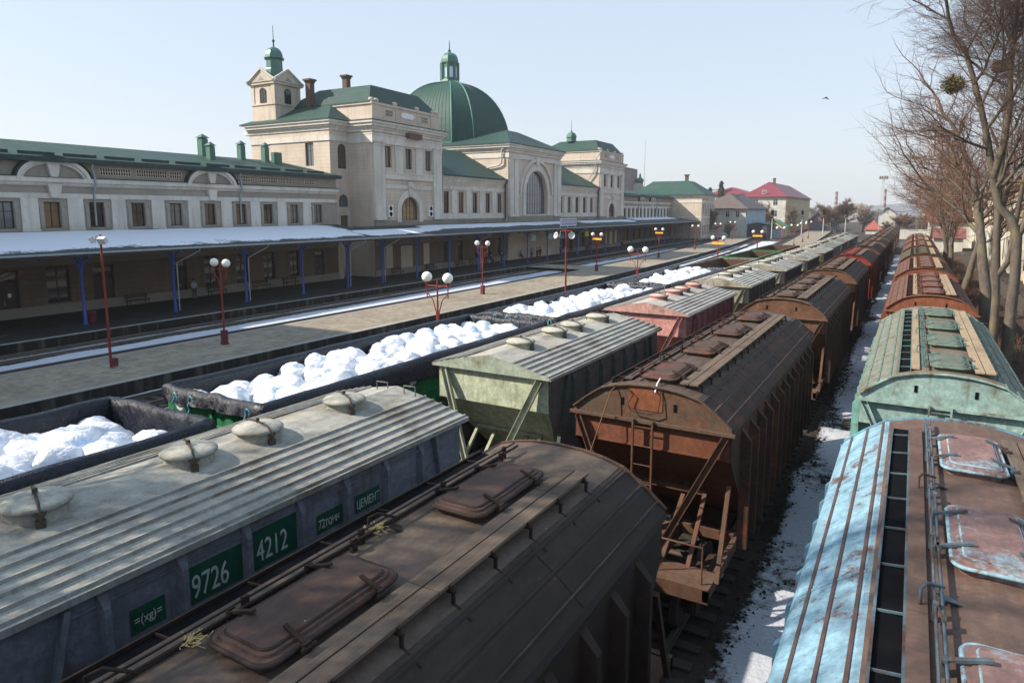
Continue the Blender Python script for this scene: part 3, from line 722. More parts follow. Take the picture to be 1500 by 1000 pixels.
def cement_hopper(x, y, mats, label, detail=True):
    t = empty('cement_hopper_wagon', (x, y, 0), 0, label, 'rail wagon', 'cement hopper wagons beside the gondolas')
    part('Groof', 'roof', g_roof, mats['roof'], t); two('Ggable', 'gable', g_gable, mats['gable'], t, LG)
    two('Gside', 'side_wall', g_side, mats['side'], t, LG); two('Gend', 'end_wall', g_end, mats['end'], t, LG)
    if detail:
        for s in (-1, 1):
            for k in range(7):
                o = part('Grib', 'side_post', m_rib(1.3, 4.05, .10, .075), mats['post'], t); o.location = (1.62*s, 1.28+k*.9, 0); o.rotation_euler = (0, 0, 0 if s > 0 else pi)
            for k, d in ((0, 1), (1, -1)):
                m_key = 'Gdiag%d%d' % (s, k)
                o = part(m_key, 'diagonal_strut', lambda s=s, d=d, k=k: MB().bar((1.68*s, (.9 if k == 0 else LG-.9), 4.0), (1.60*s, (.35 if k == 0 else LG-.35), 1.3), .10, .06), mats['post'], t)
    for d in (1, -1):
        for s in (-1, 1):
            o = part('Gstrut%d' % s, 'diagonal_strut', m_strut(1.40*s, 4.02, .30*s, 1.45, -.5, .17), mats['strut'], t)
            o.location = (0, .0 if d > 0 else LG, 0)
            if d < 0: o.rotation_euler = (0, 0, pi)
    for hy in (1.42, 3.4, 4.6, 6.5):
        h = part('Ghatch', 'hatch', g_hatch, mats['hatch'], t); h.location = (.05, hy, 4.48); h.rotation_euler = (0, 0, -.5+rnd.random()*.5)
        part('Gclamp', 'clamp', g_clamp, mats['clamp'], h)
    two('Gtank', 'air_tank', g_tank, mats['strut'], t, LG); part('Ghr', 'handrail', g_handrail, mats['post'], t).location.x = -.35; part('Ghr', 'handrail', g_handrail, mats['post'], t).location.x = .35
    part('Gframe', 'underframe', m_frame(LG, 1.2), mats['strut'], t); two('Gposts', 'end_frame', m_posts(1.6, 1.2, 2.3), mats['strut'], t, LG)
    part('Gchute', 'discharge_chute', m_chute(LG, 1.3, 2), mats['side'], t); bogies(t, LG)
    return t
DUST = (.52, .49, .42)
def cm(nm, side, end, gable=None, hatch=None, roof=(.30, .295, .265), post=None, dust=DUST):
    return dict(roof=weathered(nm+'_cement_roof', roof, (.15, .12, .085), dust, .50, .64, .55, rough=.85, scale=.75, bump=.45), gable=weathered(nm+'_gable', gable or end, (.20, .16, .10), dust, .55, .7),
        side=weathered(nm+'_flank', side, (.10, .075, .06), None, .58, .75), end=weathered(nm+'_endwall', end, (.16, .12, .07), None, .62, .8),
        post=weathered(nm+'_post', post or side, (.09, .06, .045), None, .6, .8), strut=weathered(nm+'_brace', tuple(x*.8 for x in end), (.14, .10, .07), dust, .5, .75, .5),
        hatch=weathered(nm+'_hatchlid', hatch or (.33, .32, .27), (.2, .17, .13), dust, .6, .75, .8, bump=.4), clamp=weathered(nm+'_clamp', (.08, .065, .05), (.1, .06, .04), None))
greyG = cm('slate', (.165, .17, .20), (.20, .21, .25), (.3, .3, .28)); paleG = cm('pale_green', (.13, .105, .10), (.47, .50, .36), (.38, .43, .34), post=(.07, .10, .085), hatch=(.38, .38, .30))
pinkG = cm('pink', (.25, .09, .09), (.55, .27, .24), (.55, .31, .27), (.50, .25, .22), roof=(.42, .38, .35)); tanG = cm('tan', (.11, .09, .085), (.30, .28, .22), (.36, .33, .27), roof=(.46, .45, .40), dust=(.62, .60, .53)); yelG = cm('yellowish', (.10, .08, .075), (.42, .42, .20), (.36, .33, .27), roof=(.46, .45, .40), dust=(.62, .60, .53))
G_m = [greyG, paleG, pinkG, tanG, tanG, tanG, yelG, greyG, paleG, tanG, greyG]
G_n = ['slate blue cement hopper wagon with white number panels, bottom left', 'cement hopper wagon with pale yellow-green end and four round hatches', 'pink cement hopper wagon with pink hatches', 'grey-tan cement hopper wagon directly behind the pink one', 'grey-tan cement hopper wagon second behind the pink one, rusty ladder at its end',
 'grey-tan cement hopper wagon third behind the pink one', 'cement hopper wagon with yellowish end, fourth behind the pink one', 'dusty cement hopper wagon fifth behind the pink one', 'dusty cement hopper wagon sixth behind the pink one', 'dusty cement hopper wagon seventh behind the pink one', 'farthest dusty cement hopper wagon of its train']
gw = []
for k in range(11):
    gw.append(cement_hopper(-8.79+(c2(13.8+11.36*(k-1))*.2 if k > 6 else 0), 2.25 if k == 0 else 13.82+11.36*(k-1), G_m[k], G_n[k], k < 7))
# number panels on the slate wagon
W0 = gw[0]; PX = 1.622
def panel(y0, y1, z0, z1, txt, size, ty, tz, sx=.8):
    p = MB().box(PX, y0, z0, PX+.006, y1, z1).build('number_panel', M['signgreen'], W0)
    l = text_mesh(txt, size, 'lettering', M['whiteletter'], p, (PX+.008, ty, tz), (pi/2, 0, pi/2), sx=sx)
Y00 = 2.25
panel(3.80-Y00, 4.21-Y00, 3.32, 3.62, '=(xg)=', .15, 3.84-Y00, 3.42, .8)
panel(4.52-Y00, 5.28-Y00, 3.30, 3.78, '9726', .42, 4.54-Y00, 3.37, .62)
panel(5.44-Y00, 6.20-Y00, 3.30, 3.84, '4212', .42, 5.48-Y00, 3.40, .62)
panel(6.54-Y00, 7.06-Y00, 3.33, 3.62, '72тонн', .20, 6.56-Y00, 3.40, .66)
panel(7.32-Y00, 7.88-Y00, 3.33, 3.62, 'ЦЕМЕНТ', .19, 7.35-Y00, 3.40, .66)
# straw tufts caught on the nearest roof
for i, (x, y) in enumerate(((-4.62, 2.9), (-4.66, 5.05))):
    m = MB(); r2 = random.Random(i)
    for k in range(70):
        a = r2.random()*pi; p = Vector((x+r2.gauss(0, .03), y+r2.gauss(0, .05), 4.68+r2.random()*.03)); m.bar(p, p+Vector((cos(a)*.06, sin(a)*.07, r2.gauss(0, .02))), .006, .004)
    tag(m.build('straw_tuft', plain('straw', (.42, .32, .13), .8)), ['small straw tuft on the nearest dark brown wagon, nearer the camera', 'small straw tuft on the nearest dark brown wagon, between two hatches'][i], 'straw')

# ---- gondolas
LW = 13.1
def w_body():
    m = MB()
    for s in (-1, 1):
        m.box(s*1.72, 0, 1.25, s*1.66, LW, 3.45); m.box(s*1.76, 0, 3.40, s*1.64, LW, 3.50); m.box(s*1.76, 0, 1.22, s*1.64, LW, 1.34)
        for k in range(9): y = .05+k*(LW-.2)/8; m.box(s*1.72, y, 1.3, s*1.80, y+.12, 3.42)
        for k in range(8):
            y = .17+k*(LW-.2)/8; w = (LW-.2)/8-.12
            for z in (1.6, 2.05, 2.5, 2.95): m.box(s*1.72, y+.12, z, s*1.745, y+w-.12, z+.12)
    for y in (0, LW-.06):
        m.box(-1.66, y, 1.25, 1.66, y+.06, 3.45)
        e0, e1 = (y-.05, y+.03) if y == 0 else (y+.03, y+.11)
        for z in (1.5, 2.15, 2.8, 3.38): m.box(-1.72, e0, z, 1.72, e1, z+.10)
        for x in (-.9, 0, .9): m.box(x-.05, e0-.01, 1.3, x+.05, e1+.01, 3.4)
    m.box(-1.66, 0, 1.2, 1.66, LW, 1.3); return m
greenP = weathered('gondola_green', (.02, .20, .07), (.10, .05, .03), (.2, .2, .15), .6, .75)
tanP = weathered('gondola_tan', (.22, .19, .15), (.16, .08, .05), (.3, .3, .25), .5, .7)
brnP = weathered('gondola_brown', (.11, .065, .045), (.14, .06, .035), (.3, .2, .15), .5, .7)
def w_lining():
    m = MB(); m.box(-1.655, .07, 1.3, 1.655, LW-.07, 1.32)
    for s in (-1, 1): m.box(s*1.655, .07, 1.32, s*1.64, LW-.07, 3.38)
    for y in (.065, LW-.08): m.box(-1.64, y, 1.32, 1.64, y+.015, 3.38)
    return m
def gondola(x, y, mat_, label, rz=0):
    t = empty('gondola_wagon', (x, y, 0), rz, label, 'rail wagon', 'open gondola wagons by the far platform')
    part('Wbody', 'open_body', w_body, mat_, t).scale.z = 1.06; [setattr(part('Wlin', 'inner_lining', w_lining, brnP, t), 'scale', (1, 1, 1.05)) for _ in range(1 if y > 50 else 0)]; part('Wframe', 'underframe', m_frame(LW, .35), M['under'], t); bogies(t, LW); return t
GX = -13.75
gy0 = [-4.9, 9.55, 23.9, 38.2, 52.4, 66.7, 81.0]
gname = ['green gondola wagon lined with black sheet and full of white bundles, at the left edge', 'green gondola wagon full of white bundles, beside the slate cement wagon', 'gondola wagon full of white bundles, beyond the pale green cement wagon',
  'gondola wagon full of white bundles just beyond the pink cement wagon', 'empty tan gondola wagon with yellowish rim and a pale patch', 'empty gondola wagon with turquoise-green rim', 'farthest empty rust-brown gondola wagon']
for k, y in enumerate(gy0):
    gondola(GX+(c2(y)*.5), y, [greenP, greenP, greenP, greenP, tanP, greenP, brnP][k], gname[k])
# sand left in an empty gondola
m = MB(); vs = []; nx = 12; ny = 14
for j in range(ny+1):
    for i in range(nx+1):
        u, v = i/nx*2-1, j/ny*2-1; vs.append((u*1.6, v*3.4, max(0, 1-u*u*.5-v*v)*1.7+.1*noise.noise(Vector((u*3, v*3, 1)))))
m.add(vs, [(j*(nx+1)+i, j*(nx+1)+i+1, (j+1)*(nx+1)+i+1, (j+1)*(nx+1)+i) for j in range(ny) for i in range(nx)], True)
o = m.build('sand_heap', plain('pale_sand', (.42, .41, .38), .9)); o.location = (GX-.3, 61.5, 1.32); tag(o, 'pale grey heap left inside the empty tan gondola', 'heap')

def sheet(k, y0):
    """black plastic sheet hung inside a gondola, folded over the rim and tied outside"""
    prof = [(-.16, 2.55), (-.13, 2.9), (-.10, 3.2), (-.09, 3.42), (-.05, 3.54), (.03, 3.58), (.11, 3.53), (.15, 3.40), (.17, 3.22), (.19, 3.02)]
    hx, hy = 1.72, LW/2; per = []
    n1, n2 = 90, 60
    for i in range(n1): per.append((hx, -hy+2*hy*i/n1, 1, 0))
    for i in range(n2): per.append((hx-2*hx*i/n2, hy, 0, 1))
    for i in range(n1): per.append((-hx, hy-2*hy*i/n1, -1, 0))
    for i in range(n2): per.append((-hx+2*hx*i/n2, -hy, 0, -1))
    vs = []; N = len(per); s0 = Vector((k*9.1, k*4.7, 0))
    for i, (x, y, nx_, ny_) in enumerate(per):
        end = ny_ != 0; a = .62 if end else .28
        for j, (d, z) in enumerate(prof):
            q = Vector((x, y, z))
            w1 = noise.noise(Vector((x*(3.2 if end else .9), y*(.9 if not end else 2), z*.9+j*.05))+s0)*.16*a+noise.noise(Vector((x*8, y*2.2, z*3))+s0)*.05*a
            hang = (-.16*max(0, noise.noise(Vector((x*.8, y*.5, 2))+s0)) if j > 6 else 0)
            zz = z+(.10*noise.noise(Vector((x*1.6, y*.7, 7))+s0)*(.7 if end else .4)) + hang
            dd = d+w1*(.35+.65*abs(j-4.5)/4.5)
            if end: dd += .045*noise.noise(Vector((x*7, z*2.5+j*.2, 9))+s0); zz += .03*noise.noise(Vector((x*8, 1, j*.4))+s0)
            if end and j > 5: zz = 3.58-(3.58-zz)*.55
            if j in (3, 4, 5): dd = d
            vs.append((x+nx_*dd, y+ny_*dd, zz))
    P = len(prof); m = MB()
    m.add(vs, [(i*P+j, ((i+1)%N)*P+j, ((i+1)%N)*P+j+1, i*P+j+1) for i in range(N) for j in range(P-1)], True)
    o = m.build('plastic_sheet', M['tarp']); o.location = (GX, y0+LW/2, .27)
    tag(o, 'black plastic sheet draped over the rim of the %s' % ['leftmost gondola at the left edge', 'gondola beside the slate cement wagon', 'gondola beyond the pale green cement wagon', 'gondola beyond the pink cement wagon'][k], 'plastic sheet', 'black sheets lining the gondolas')
    # rope ties at the near end
    m = MB()
    for (x, y) in ((-1.2, -hy-.2), (-.6, -hy-.2), (1.4, -hy-.2), (-1.85, -2), (-1.85, 2.5), (-1.85, hy-.8)):
        pts = [(x+.05*sin(t*2.1), y+.05*cos(t*3), 3.62-.12*t) for t in (0, 1, 2, 3, 4)]; m.tube(pts, .018, 5)
        m.tube([(x, y, 3.62), (x+.07, y, 3.74), (x+.15, y, 3.70), (x+.16, y, 3.58)], .015, 5)
    r = m.build('rope_tie', plain('blue_rope', (.12, .40, .48), .7)); r.location = (GX, y0+LW/2, 0)
    tag(r, 'blue rope ties on the %s' % ['leftmost gondola', 'second gondola from the left', 'third gondola from the left', 'fourth gondola from the left'][k], 'rope', 'rope ties on the gondolas')
for k in range(4): sheet(k, gy0[k])
def bag_mesh(seed):
    import bmesh
    bm = bmesh.new(); bmesh.ops.create_icosphere(bm, subdivisions=4, radius=1)
    s = Vector((seed*5.3, seed*2.9, seed*1.7))
    for v in bm.verts:
        p = v.co.copy()
        d = 1+.20*noise.noise(p*1.3+s)+.12*(.5-abs(noise.noise(p*2.4+s)))+.05*noise.noise(p*6+s)-.06*abs(noise.noise(Vector((atan2(p.y, p.x)*3, p.z*.8, 1))+s))
        if p.z > .72: d += (p.z-.72)*.55*(1+.6*noise.noise(p*9+s))          # gathered neck
        v.co = p*d; v.co.z *= .78
    for f in bm.faces: f.smooth = True
    me = bpy.data.meshes.new('bundle'); bm.to_mesh(me); bm.free(); me.materials.append(None); return me
BM = [bag_mesh(i) for i in range(5)]
blab = ['white plastic-wrapped bundle heaped in the leftmost gondola', 'white plastic-wrapped bundle heaped in the gondola beside the slate cement wagon', 'white plastic-wrapped bundle heaped in the gondola beyond the pale green cement wagon', 'white plastic-wrapped bundle heaped in the gondola beyond the pink cement wagon']
for k in range(4):
    rb = random.Random(40+k); rows = 14
    for j in range(rows):
        for i in range(5):
            yy = gy0[k]+.5+j*(LW-1.15)/(rows-1)+rb.gauss(0, .14)+(.3 if i % 2 else 0)*(j < rows-1); xx = GX-1.26+i*.63+rb.gauss(0, .07)
            r = rb.uniform(.38, .52) if not (k == 0) else rb.uniform(.46, .64)
            if k == 0 and rb.random() < .25: continue
            e = abs(i-2)/2
            o = inst(BM[rb.randrange(5)], 'wrapped_bundle', BAG[rb.choice((0, 0, 1, 1, 2))]); o.location = (xx, yy, 3.36-.08*e+rb.gauss(0, .10)-(0.05 if j in (0, rows-1) else 0))
            o.scale = (r*rb.uniform(.92, 1.1), r*rb.uniform(.95, 1.15), r*rb.uniform(.8, 1.05)); o.rotation_euler = (rb.gauss(0, .35), rb.gauss(0, .35), rb.random()*6.28)
            tag(o, blab[k], 'wrapped bundle', ['bundles in the leftmost gondola', 'bundles in the second gondola', 'bundles in the third gondola', 'bundles in the fourth gondola'][k])
    m = MB().box(-1.6, .1, 2.3, 1.6, LW-.1, 3.0); o = m.build('bundle_load', BAG[2]); o.location = (GX, gy0[k], 0)
    tag(o, 'lower layer of white wrapped load filling the %s gondola' % ['leftmost', 'second', 'third', 'fourth'][k], 'load')
# ================================================================ station building (local x = outwards to the tracks, y = along the front)
ST = empty('station_building', (0, 0, 0), A, 'long cream railway station with green roofs, central dome and corner turret', 'station')
def facade(u, s0, s1, z0, z1, holes, mat, name='wall', rev=.28, parent=None, endwalls=None):
    """front wall with real openings; every opening has reveals"""
    m = MB(); ss = sorted({s0, s1, *[h[0] for h in holes], *[h[1] for h in holes]}); zs = sorted({z0, z1, *[h[2] for h in holes], *[h[3] for h in holes]})
    for a, b in zip(ss, ss[1:]):
        for c, d in zip(zs, zs[1:]):
            ms, mz = (a+b)/2, (c+d)/2
            if any(h[0] < ms < h[1] and h[2] < mz < h[3] for h in holes): continue
            m.quad((u, a, c), (u, b, c), (u, b, d), (u, a, d))
    for h in holes:
        a, b, c, d = h[:4]; arch = len(h) > 4 and h[4]
        if arch:
            r = (b-a)/2; cc = d-r*arch; ctr = (a+b)/2; N = 14
            pts = [(ctr-r*cos(pi*i/N), cc+r*arch*sin(pi*i/N)) for i in range(N+1)]
            for (p, q) in zip(pts, pts[1:]):
                m.quad((u, p[0], p[1]), (u, q[0], q[1]), (u, q[0], d+.0001), (u, p[0], d+.0001)); m.quad((u, p[0], p[1]), (u, q[0], q[1]), (u-rev, q[0], q[1]), (u-rev, p[0], p[1]))
            top = cc
        else:
            m.quad((u, a, d), (u, b, d), (u-rev, b, d), (u-rev, a, d)); top = d
        m.quad((u, a, c), (u, b, c), (u-rev, b, c), (u-rev, a, c)); m.quad((u, a, c), (u, a, top), (u-rev, a, top), (u-rev, a, c)); m.quad((u, b, c), (u, b, top), (u-rev, b, top), (u-rev, b, c))
    return m.build(name, mat, parent or ST, recalc=False)
def win_mesh(w, h, arch, nx, rows, fw=.07):
    def f():
        m = MB(); z0, z1 = 0, h
        if arch:
            N = 14; r = w/2; cc = h-r*arch
            for i in range(N):
                a, b = pi*i/N, pi*(i+1)/N; m.bar((0, -r*cos(a)*.97, cc+r*arch*sin(a)*.97), (0, -r*cos(b)*.97, cc+r*arch*sin(b)*.97), .08, fw*1.3, up=(1, 0, 0))
            top = lambda y: cc+r*arch*sqrt(max(0, 1-(y/r)**2)); zt = cc
        else: top = lambda y: h; zt = h; m.box(-.04, -w/2, h-fw, .04, w/2, h)
        m.box(-.04, -w/2, 0, .04, w/2, fw)
        for s in (-1, 1): m.box(-.04, s*w/2, fw, .04, s*(w/2-fw), zt-(0 if arch else fw))
        for i in range(1, nx): y = -w/2+w*i/nx; m.box(-.03, y-fw*.4, fw, .03, y+fw*.4, top(y)-.03)
        for z in rows:
            hw = w/2
            if arch and z > cc: hw = w/2*sqrt(max(0, 1-((z-cc)/(w/2*arch))**2))
            m.box(-.035, -hw+.02, z-fw*.4, .035, hw-.02, z+fw*.4)
        return m
    return f
def pane_mesh(w, h, arch):
    def f():
        if not arch: return MB().box(-.03, -w/2+.02, .02, -.005, w/2-.02, h-.02)
        r = w/2; cc = h-r*arch; N = 14
        return MB().prism([(-w/2+.02, .02), (w/2-.02, .02)]+[((w/2-.02)*cos(pi*i/N), cc+r*arch*sin(pi*i/N)-.01) for i in range(N+1)], 'x', -.03, -.005)
    return f
def window(u, sc, w, z0, z1, arch=0, nx=2, rows=None, rev=.22, parent=None, name='window', rz=0, fm=None, pm=None):
    h = z1-z0; rows = [h*.66] if rows is None else rows; key = (round(w, 2), round(h, 2), arch, nx, tuple(rows))
    o = part(('win',)+key, name, win_mesh(w, h, arch, nx, rows), fm or M['frame'], parent or ST); o.location = (u-rev*cos(rz), sc-rev*sin(rz), z0); o.rotation_euler = (0, 0, rz)
    part(('pane', key[0], key[1], arch), 'pane', pane_mesh(w, h, arch), pm or rnd.choice((M['glass'], M['glass'], M['glass_amber_reflect'], M['glass_grey'])), o); return o
def bandm(m, u, s0, s1, z0, z1, d): m.box(u-.05, s0, z0, u+d, s1, z1)
def cornice(u, s0, s1, z, name='cornice', scale=1.0, mat=None, ends=(0, 0), uback=None):
    """stepped moulding on a front; with uback it also returns along the end walls"""
    m = MB(); k = scale
    for d, a, b in ((.10, -1.0, -.72), (.22, -.72, -.5), (.42, -.5, -.22), (.55, -.22, 0)):
        d *= k; e0, e1 = (d if ends[0] else 0), (d if ends[1] else 0)
        m.box(u-.1 if uback is None else uback, s0-e0, z+a*k, u+d, s1+e1, z+b*k)
    return m.build(name, mat or M['trim'], ST)
def flashing(u, s0, s1, z, d=.6, uback=None, e=(0, 0)):
    return MB().box(u-.1 if uback is None else uback, s0-(d if e[0] else 0), z+.004, u+d, s1+(d if e[1] else 0), z+.09).build('flashing', M['flash'], ST)
def pilaster(u, s0, s1, z0, z1, d=.22, grooves=True):
    m = MB(); m.box(u-.05, s0-.06, z0, u+d+.07, s1+.06, z0+.45); m.box(u-.05, s0, z0+.45, u+d, s1, z1-.5)
    m.box(u-.05, s0-.05, z1-.5, u+d+.06, s1+.05, z1-.34); m.box(u-.05, s0+.02, z1-.34, u+d+.02, s1-.02, z1-.16); m.box(u-.05, s0-.1, z1-.16, u+d+.12, s1+.1, z1)
    return m.build('pilaster', M['trim'], ST)
def vent(u, s0, s1, z0, z1, n):
    m = MB(); m.box(u-.02, s0, z0, u+.035, s1, z0+.05); m.box(u-.02, s0, z1-.05, u+.035, s1, z1)
    w = (s1-s0)/n
    for i in range(n+1): m.box(u-.02, s0+i*w-w*.2, z0+.05, u+.03, s0+i*w+w*.2, z1-.05)
    zc = (z0+z1)/2; m.box(u-.02, s0, zc-.03, u+.025, s1, zc+.03)
    o = m.build('vent_grille', M['wall_plain'], ST); MB().box(u+.003, s0+.01, z0+.02, u+.010, s1-.01, z1-.02).build('vent_opening', M['dark'], o); return o
def pipe(pts, r=.07, mat=None, name='downpipe'): return MB().tube(pts, r, 8).build(name, mat or M['zinc'], ST)
def arc_ring(sc, z0, rx, rz, t, n=26):
    o = [(sc-rx*cos(pi*i/n), z0+rz*sin(pi*i/n)) for i in range(n+1)]; i_ = [(sc-(rx-t)*cos(pi*i/n), z0+(rz-t)*sin(pi*i/n)) for i in range(n+1)]
    return o, i_
def ring_box(m, sc, z0, rx, rz, t, x0, x1, n=26):
    o, q = arc_ring(sc, z0, rx, rz, t, n)
    for k in range(n): m.prism([o[k], o[k+1], q[k+1], q[k]], 'x', x0, x1)
def keystone(u, sc, z0, z1, w0, w1, d): return MB().prism([(sc-w0/2, z0), (sc+w0/2, z0), (sc+w1/2, z1), (sc-w1/2, z1)], 'x', u-.02, u+d).build('keystone', M['trim'], ST)

# --- long low wings
def wing(u, s0, s1, wins, arches, vents_at, pipes, eave=12.0, ud=-68.5, hip=True):
    ww = 1.16
    facade(u, s0, s1, 5.2, eave-.3, [(s-ww/2, s+ww/2, 6.78, 8.72) for s in wins], M['wallgrey'], rev=.3)
    for s in wins: window(u, s, ww, 6.78, 8.72, rows=[1.25])
    m = MB()                                                   # recessed bays read darker; pale strips stand between them
    mids = [s0]+[(a+b)/2 for a, b in zip(wins, wins[1:])]+[s1]
    for a in mids[1:-1]: m = MB(); m.box(u-.05, a-.58, 6.7, u+.10, a+.58, 8.98); m.box(u-.05, a-.62, 6.45, u+.13, a+.62, 6.7); m.build('pilaster', M['trim'], ST)
    for s in wins:
        f = MB()
        for k in (-1, 1): f.box(u-.05, s+k*(ww/2+.04), 6.75, u+.05, s+k*(ww/2+.32), 8.3); f.box(u-.05, s+k*(ww/2+.30), 8.3, u+.07, s+k*(ww/2+.40), 8.5)
        f.box(u-.05, s-ww/2-.4, 8.76, u+.06, s+ww/2+.4, 8.90); f.build('window_surround', M['wallgrey'], ST)
    m = MB(); m.box(u-.05, s0, 8.98, u+.12, s1, 9.36); m.build('string_course', M['trim'], ST)
    m = MB(); m.box(u-.05, s0, 9.98, u+.22, s1, 10.18); m.box(u-.05, s0, 10.18, u+.42, s1, 10.52); m.box(u-.05, s0, 9.9, u+.12, s1, 9.98); m.build('cornice', M['trim'], ST)
    fl = MB(); seg = [s0]
    for a in arches: seg += [a-2.62, a+2.62]
    seg.append(s1)
    for a, b in zip(seg[::2], seg[1::2]): fl.box(u-.05, a, 10.524, u+.48, b, 10.60)
    for a in arches:
        o, q = arc_ring(a, 10.52, 2.72, 1.62, .09); 
        for k in range(26): fl.prism([o[k], o[k+1], q[k+1], q[k]], 'x', u-.2, u+.50)
    fl.build('flashing', M['flash'], ST)
    for a in arches:
        m = MB(); ring_box(m, a, 10.3, 2.60, 1.70, .26, u-.1, u+.44); ring_box(m, a, 10.3, 2.34, 1.45, .22, u-.1, u+.30); m.build('arched_pediment', M['trim'], ST)
        N = 20; m = MB().prism([(a-2.15, 10.53)]+[(a-2.15*cos(pi*i/N), 10.53+1.05*sin(pi*i/N)) for i in range(N+1)][1:], 'x', u-.05, u+.09); m.build('tympanum', M['wallgrey'], ST)
        keystone(u, a, 10.56, 11.66, .5, .95, .36); keystone(u, a, 9.05, 10.02, .62, 1.0, .3)
        MB().box(u-.02, a-2.1, 10.505, u+.47, a+2.1, 10.54).build('flashing', M['flash'], ST)
    for a, b in vents_at: vent(u, a, b, 10.85, 11.45, max(5, int((b-a)/.2)))
    # roof
    E = u+.62; R_ = u-5.6; z1 = 13.6
    def slab(pts, name, mat):
        m = MB(); m.add(pts, [tuple(range(len(pts)))]); m.add([(x, y, z-.12) for x, y, z in pts], [tuple(range(len(pts)))]); return m.build(name, mat, ST)
    h1 = s1-3.2 if hip else s1; h0 = s0
    slab([(E, s0, eave), (E, s1+.3, eave), (R_, h1, z1), (R_, h0, z1)], 'roof', M['roofS'])
    slab([(R_, h0, z1), (R_, h1, z1), (ud-.5, s1+.3, eave), (ud-.5, s0, eave)], 'roof', M['roofS'])
    if hip: slab([(E, s1+.3, eave), (ud-.5, s1+.3, eave), (R_, h1, z1)], 'roof', M['roofU'])
    MB().box(u-.1, s0, eave-.36, E+.03, s1+.3, eave-.02).build('eaves_gutter', M['flash'], ST)
    m = MB()
    for i in range(int((s1-s0)/3.1)): a = s0+1+i*3.1; m.box(E-.75, a, eave+.16, E-.70, a+2.5, eave+.38)
    m.build('snow_guard', M['flash'], ST)
    MB().box(ud, s0, 0, ud+.3, s1, eave).box(ud, s1-.3, 0, u-.02, s1, eave).build('wall', M['wall'], ST)
    for s in pipes:
        pipe([(E-.05, s, eave-.25), (E-.2, s, eave-.7), (u+.50, s+.1, eave-1.3), (u+.50, s+.1, 10.0), (u+.2, s+.1, 9.5), (u+.2, s+.1, 6.9)], .075)
wa = [25.0-3.46*2, 25.0-3.4, 25.0, 28.15, 31.45, 34.85, 38.3, 41.75, 45.2, 48.5, 51.95, 55.4]
wing(-54.9, -12, 58.3, [4.6, 8, 11.3, 14.6]+wa[1:], [14.8, 28.35, 41.95], [(8, 11), (20.2, 22.2), (22.6, 24.9), (31.9, 34.4), (34.9, 37.6), (38.0-.1, 39.0), (44.9, 46.9), (47.4, 49.8), (50.3, 52.3), (53.6, 55.0)], [31.1, 44.9])
wg = [155.3+3.0*i for i in range(13)]
wing(-54.9, 153.4, 196, wg, [167.6, 176.6], [(155, 157), (157.6, 160), (160.6, 163), (170.9, 172), (172.4, 173.8), (180, 182), (182.6, 185), (186, 189), (190, 192)], [165, 180, 193.5], hip=False)
# ducts standing on the near roof
def duct(u, s, z0, z1, w=.62, cap=True):
    m = MB(); m.box(u-w/2, s-w/2, z0, u+w/2, s+w/2, z1)
    if cap: m.add([(u-w*.68, s-w*.68, z1+.10), (u+w*.68, s-w*.68, z1+.10), (u+w*.68, s+w*.68, z1+.10), (u-w*.68, s+w*.68, z1+.10), (u, s, z1+.5)], [(0,1,4),(1,2,4),(2,3,4),(3,0,4),(0,3,2,1)]); m.box(u-w*.4, s-w*.4, z1, u+w*.4, s+w*.4, z1+.12)
    m.build('ventilation_duct', M['duct'], ST)
duct(-60.5, 45.6, 13.2, 15.2, .72); duct(-58.6, 45.0, 12.9, 14.3, .6); duct(-60, 49.8, 13.2, 14.9, .6); duct(-59.6, 52.6, 13, 14.95, .6); duct(-59.2, 53.8, 12.9, 14.4, .8, False)

# --- left pavilion: stair block with turret + three-window front
def boxwall(u0, u1, s0, s1, z0, z1, mat, name='wall'): return MB().box(u0, s0, z0, u1, s1, z1).build(name, mat, ST)
def hiproof(u0, u1, s0, s1, z0, z1, ru, rs, mats=('roofS', 'roofU'), name='roof', th=.14):
    """ru = (ua, ub), rs = (sa, sb): corners of the flat top / ridge"""
    ua, ub = ru; sa, sb = rs
    c = [(u0, s0, z0), (u1, s0, z0), (u1, s1, z0), (u0, s1, z0), (ua, sa, z1), (ub, sa, z1), (ub, sb, z1), (ua, sb, z1)]
    for f, k in (((1, 2, 6, 5), 0), ((3, 0, 4, 7), 0), ((0, 1, 5, 4), 1), ((2, 3, 7, 6), 1), ((4, 5, 6, 7), 0)):
        m = MB(); m.add([c[i] for i in f], [(0, 1, 2, 3)]); m.build(name, M[mats[k]], ST, recalc=False)
    MB().box(u0, s0, z0-th, u1, s1, z0-.003).build('eaves', M['flash'], ST)
# B1
u1_ = -56.5; sA = 59.2
facade(u1_, sA, 63.0, 0, 18.3, [(60.45, 61.95, 13.0, 15.85, 1.0), (60.4, 62.0, 8.55, 10.0, .95), (60.6, 61.9, 5.6, 7.55)], M['wall'])
window(u1_, 61.2, 1.5, 13.0, 15.85, 1.0, 3, [1.9]); window(u1_, 61.2, 1.6, 8.55, 10.0, .95, 3, []); window(u1_, 61.25, 1.3, 5.6, 7.55, 0, 1, [], fm=M['duct'])
